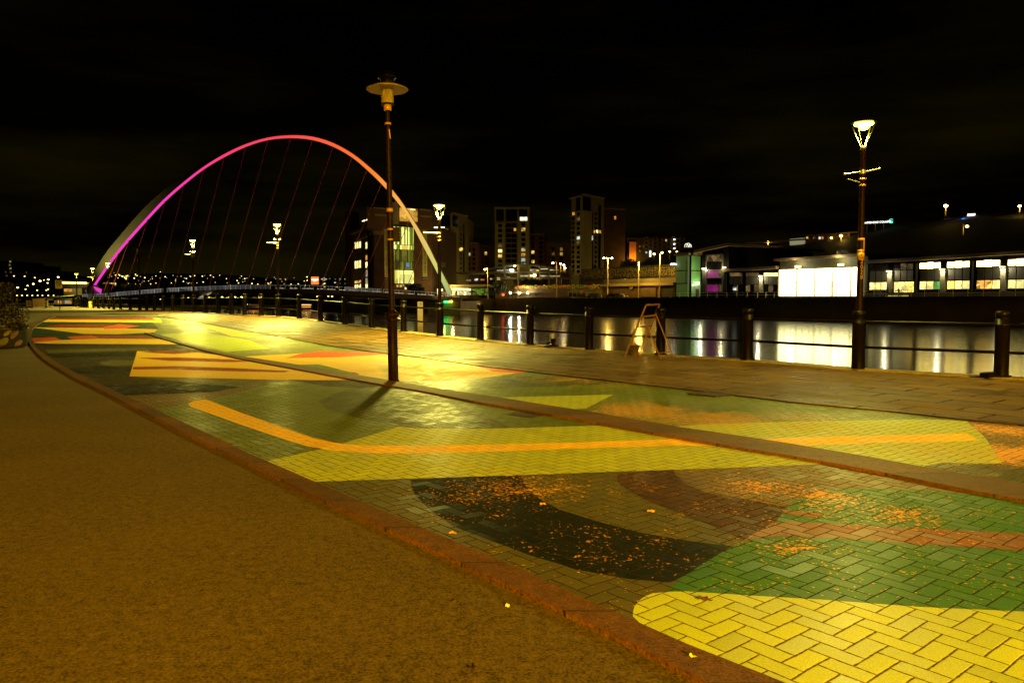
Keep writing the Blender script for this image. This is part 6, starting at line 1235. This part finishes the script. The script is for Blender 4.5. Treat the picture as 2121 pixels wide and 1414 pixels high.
for k, u in enumerate((58, 64, 97)):   # reflective marker posts
    p = gp(u, 638); Yq = 100; p = Vector((at(u, 636, Yq).x, Yq, g(Yq))); t = thing("marker_post", ("black and white striped marker post, first of a close pair", "orange and black striped marker post, second of a close pair", "striped marker post beside the pale hoop")[k], "marker post", p, 0, "striped marker posts at the end of the quay")
    MB().box((0, 0, .45), (.35, .2, 1.3)).build("post", DARK, t)
    mb = MB(); [mb.box((0, -.12, .2 + .17 * i), (.3, .02, .09)) for i in range(5)]; mb.build("stripes", mat(("stripe_white", "stripe_orange", "stripe_white")[k], ((.7, .65, .4), (.8, .4, .1), (.7, .65, .4))[k], .5), t)
Yq = 98; p = Vector((at(105, 636, Yq).x, Yq, g(Yq))); t = thing("cycle_hoop", "pale angular hoop stand beside the striped post", "hoop", p); mb = MB(); mb.path([(.35, 0, .25), (-.35, 0, .25), (-.35, 0, 1.05), (.35, 0, 1.05)], .05, 6).tube((-.35, 0, 0), (-.35, 0, .3), .05); mb.build("frame", mat("pale_hoop", (.6, .55, .25), .5), t)
# brown hoarding and a bin at the quay end
p = Vector((at(80, 632, 112).x, 112, g(112))); t = thing("hoarding", "low brown hoarding panel standing between the striped posts", "hoarding", p); MB().box((0, 0, .6), (1.9, .1, 1.2)).build("panel", mat("brown_hoarding", (.16, .09, .04), .8), t); MB().box((-.9, .1, .3), (.1, .4, .6)).build("foot", DARK, t)
p = Vector((at(188.5, 636, 95).x, 95, g(95))); t = thing("info_box", "pale yellow utility box on the quay near the arch foot", "utility box", p); MB().box((0, 0, .45), (.34, .3, .8)).build("cabinet", mat("pale_yellow_box", (.6, .55, .12), .5), t); MB().box((0, 0, .9), (.4, .36, .08)).build("lid", DARK, t)

# ---- tiny lights of the road and of the far hills
ball = MB().ball((0, 0, 0), 1, 6).build("lamp", emi("tiny_warm", (1, .60, .1), 3)); BMESH = ball.data; bpy.data.objects.remove(ball)
TM = {'w': emi("tiny_white", (1, .82, .2), 4), 'o': emi("tiny_warm", (1, .60, .1), 3), 'r': emi("tiny_red", (1, .05, .03), 9), 'f': emi("tiny_faint", (1, .75, .3), .9), 'W': emi("tiny_bright", (1, .9, .25), 9)}
BM = {k: BMESH.copy() for k in TM}
for k in TM: BM[k].materials.clear(); BM[k].materials.append(TM[k])
def tiny(u, v, Y, k, r, label, group, name="street_light"):
    o = bpy.data.objects.new(name, BM[k]); COL.objects.link(o); o.location = at(u, v, Y); o.scale = (r, r, r * .7); tag(o, label, "street light", group)
for u, v, r, k in [(36.5, 595.4, .5, 'W'), (53, 599, .42, 'w'), (57, 591.5, .42, 'w'), (69, 588, .5, 'W'), (83, 582, .55, 'W'), (100, 579, .5, 'W'), (98.5, 586, .42, 'w'), (77, 601, .42, 'w'), (99.5, 599, .42, 'w'), (96, 601, .34, 'w'), (72, 575, .36, 'w'), (51, 572, .36, 'w'), (29, 571.6, .36, 'w'), (91, 580, .3, 'w'), (120.5, 574, .5, 'W')]:
    tiny(u, v, 260, k, r * .62, "small white street light on the road beyond the dark shrub", "street lights on the road beyond the shrub")
for u in (35, 45.6, 56.5, 67, 78, 88, 100, 111): tiny(u, 611.8, 200, 'w', .17, "tiny light in the even low row above the end of the quay", "even low row of lights above the quay end")
rng = random.Random(99)
pts = [(380, 583, 'w'), (442, 573.5, 'w'), (469, 577, 'o'), (491, 581, 'w'), (494, 586, 'w'), (436, 570, 'o'), (455, 570, 'w'), (419, 572, 'w'), (403, 571, 'w'), (364, 582, 'w'), (355, 586, 'w'), (375, 572, 'o'), (421, 584, 'w'), (555, 586.5, 'o'), (560, 586.5, 'o'), (522, 587, 'w'), (525, 577, 'f'), (507, 577, 'w'), (603, 588.5, 'o'), (618, 588, 'w'), (636, 573.5, 'W'), (630, 582, 'w'), (636, 581, 'w'), (632, 591, 'w'), (698, 594, 'W'), (345, 575, 'f'), (332, 563, 'w'), (342, 573, 'w'), (300, 575, 'w'), (312, 588, 'o'), (408, 586, 'o'), (390, 587, 'o')]
for _ in range(62):
    u = rng.uniform(228, 640); v = 570 + rng.random() ** 1.3 * 20 + (abs(u - 420) / 60 if u > 420 else 0); pts.append((u, v, rng.choice('wofffff')))
for _ in range(26): pts.append((rng.gauss(262, 18), rng.gauss(571, 2.5), rng.choice('offw')))
for u, v, k in pts: tiny(u, v, 640 if v < 592 else 420, k, rng.uniform(.28, .55) * (.8 if k == 'f' else 1) * (.66 if v >= 592 else 1), "tiny lamp among the scattered lights of the far dark hillside", "scattered lights on the far hillside")
for u, v, k in [(338, 613.5, 'W'), (304, 620.5, 'w'), (318, 620, 'w'), (332, 619, 'w'), (376, 616, 'w'), (390, 616, 'w'), (433, 616, 'o'), (460, 615, 'w'), (475, 615.5, 'w'), (487, 615, 'w'), (500, 615, 'w'), (505, 610, 'w'), (524.5, 606, 'W'), (548, 608, 'w'), (570, 606.5, 'w'), (597, 606.5, 'w'), (634.5, 607.5, 'W'), (452, 606, 'o'), (464, 606.5, 'o'), (620.5, 606.5, 'r'), (657, 614, 'o'), (680, 613.5, 'o'), (688, 614, 'w')]:
    tiny(u, v, 380, k, .42 if k != 'W' else .4, "tiny lamp showing low over the water beneath the bridge deck", "lights seen beneath the bridge deck")
t = thing("lit_terrace", "distant terrace of houses with orange lit fronts on the far hillside", "building", at(228, 590, 560)); o0 = Vector(t.location); f = Face(205, 560, 250, 560); f.px(MB(), 212, 583, 242, 594, 0, 6, o0).build("wall", mat("orange_brick_flats", (.30, .14, .05)), t); f.px(MB(), 210, 581.5, 244, 583.5, .5, 7, o0).build("roof", DARK, t)
for k in range(7): win(f, 214 + k * 4, 586, 216.5 + k * 4, 589, LIT['o' if k < 4 else 'y'], t, o0, out=.3)
f.px(MB(), 213, 590, 240, 591, .4, .1, o0).build("lit_band", emi("lit_eaves_orange", (1, .40, .07), .9), t)

# ---- trees
def T(u, v0, v1, Y, rad, label, m=LEAFG, conifer=False, n=900, size=.35, zb=None, seed=1, name="tree"):
    zb = BANKZ if zb is None else zb; p = at(u, v0, Y); h = zat(v0, Y) - zb; tree(name, label, "tree", (p.x, Y, zb), h * .9, rad, n, size, h * .1, seed, m, conifer, "trees across the river")
T(1231, 541, 566, 262, 2.2, "dark pointed conifer in front of the tallest tower", conifer=True, name="conifer_tree", seed=2)
T(1035, 574, 600, 250, 3.2, "dark round tree before the car park, nearest the pavilion", seed=3); T(1068, 574, 600, 252, 2.4, "small dark tree between two orange column lamps", seed=4); T(1101, 573, 600, 252, 2.8, "dark tree under the yellow floodlight of the car park", seed=5); T(1118, 575, 600, 251, 2.0, "slim dark tree beside the car park columns", seed=6)
for k, (u, v) in enumerate([(1296, 543), (1316, 538), (1338, 540), (1360, 541), (1384, 543)]): T(u, v, 560, 236, 3.4, ("dark bushy tree at the foot of the orange end wall", "dark bushy tree directly below the orange end wall", "dark bushy tree above the middle of the squiggle wall", "dark bushy tree behind the tall yellow column", "dark bushy tree tucked beside the green stair tower")[k], zb=zat(556, 236), seed=20 + k, n=600)
for k, u in enumerate((862, 851, 870)): T(u, 583, 600, 246, 1.8, ("dark small tree in front of the green glass front", "small dark tree by the ground floor lights of the mill", "small dark tree under the second banner")[k], seed=40 + k, n=400)

# ---- lettering becomes real mesh
dg = bpy.context.evaluated_depsgraph_get()
for o in [o for o in S.objects if o.type == 'FONT']:
    me = bpy.data.meshes.new_from_object(o.evaluated_get(dg)); n_ = bpy.data.objects.new("lettering_tmp", me); COL.objects.link(n_); n_.parent = o.parent; n_.matrix_local = o.matrix_local.copy(); nm = o.name.split(".")[0]; bpy.data.objects.remove(o); n_.name = nm
# ================================================================== render settings
S.view_settings.view_transform = 'Standard'; S.view_settings.look = 'None'; S.view_settings.exposure = 0; S.view_settings.gamma = 1
S.cycles.use_denoising = True; S.cycles.use_light_tree = True; S.cycles.max_bounces = 5; S.cycles.diffuse_bounces = 2; S.cycles.glossy_bounces = 3; S.cycles.transmission_bounces = 4
S.cycles.sample_clamp_indirect = 4; S.cycles.caustics_reflective = False; S.cycles.caustics_refractive = False
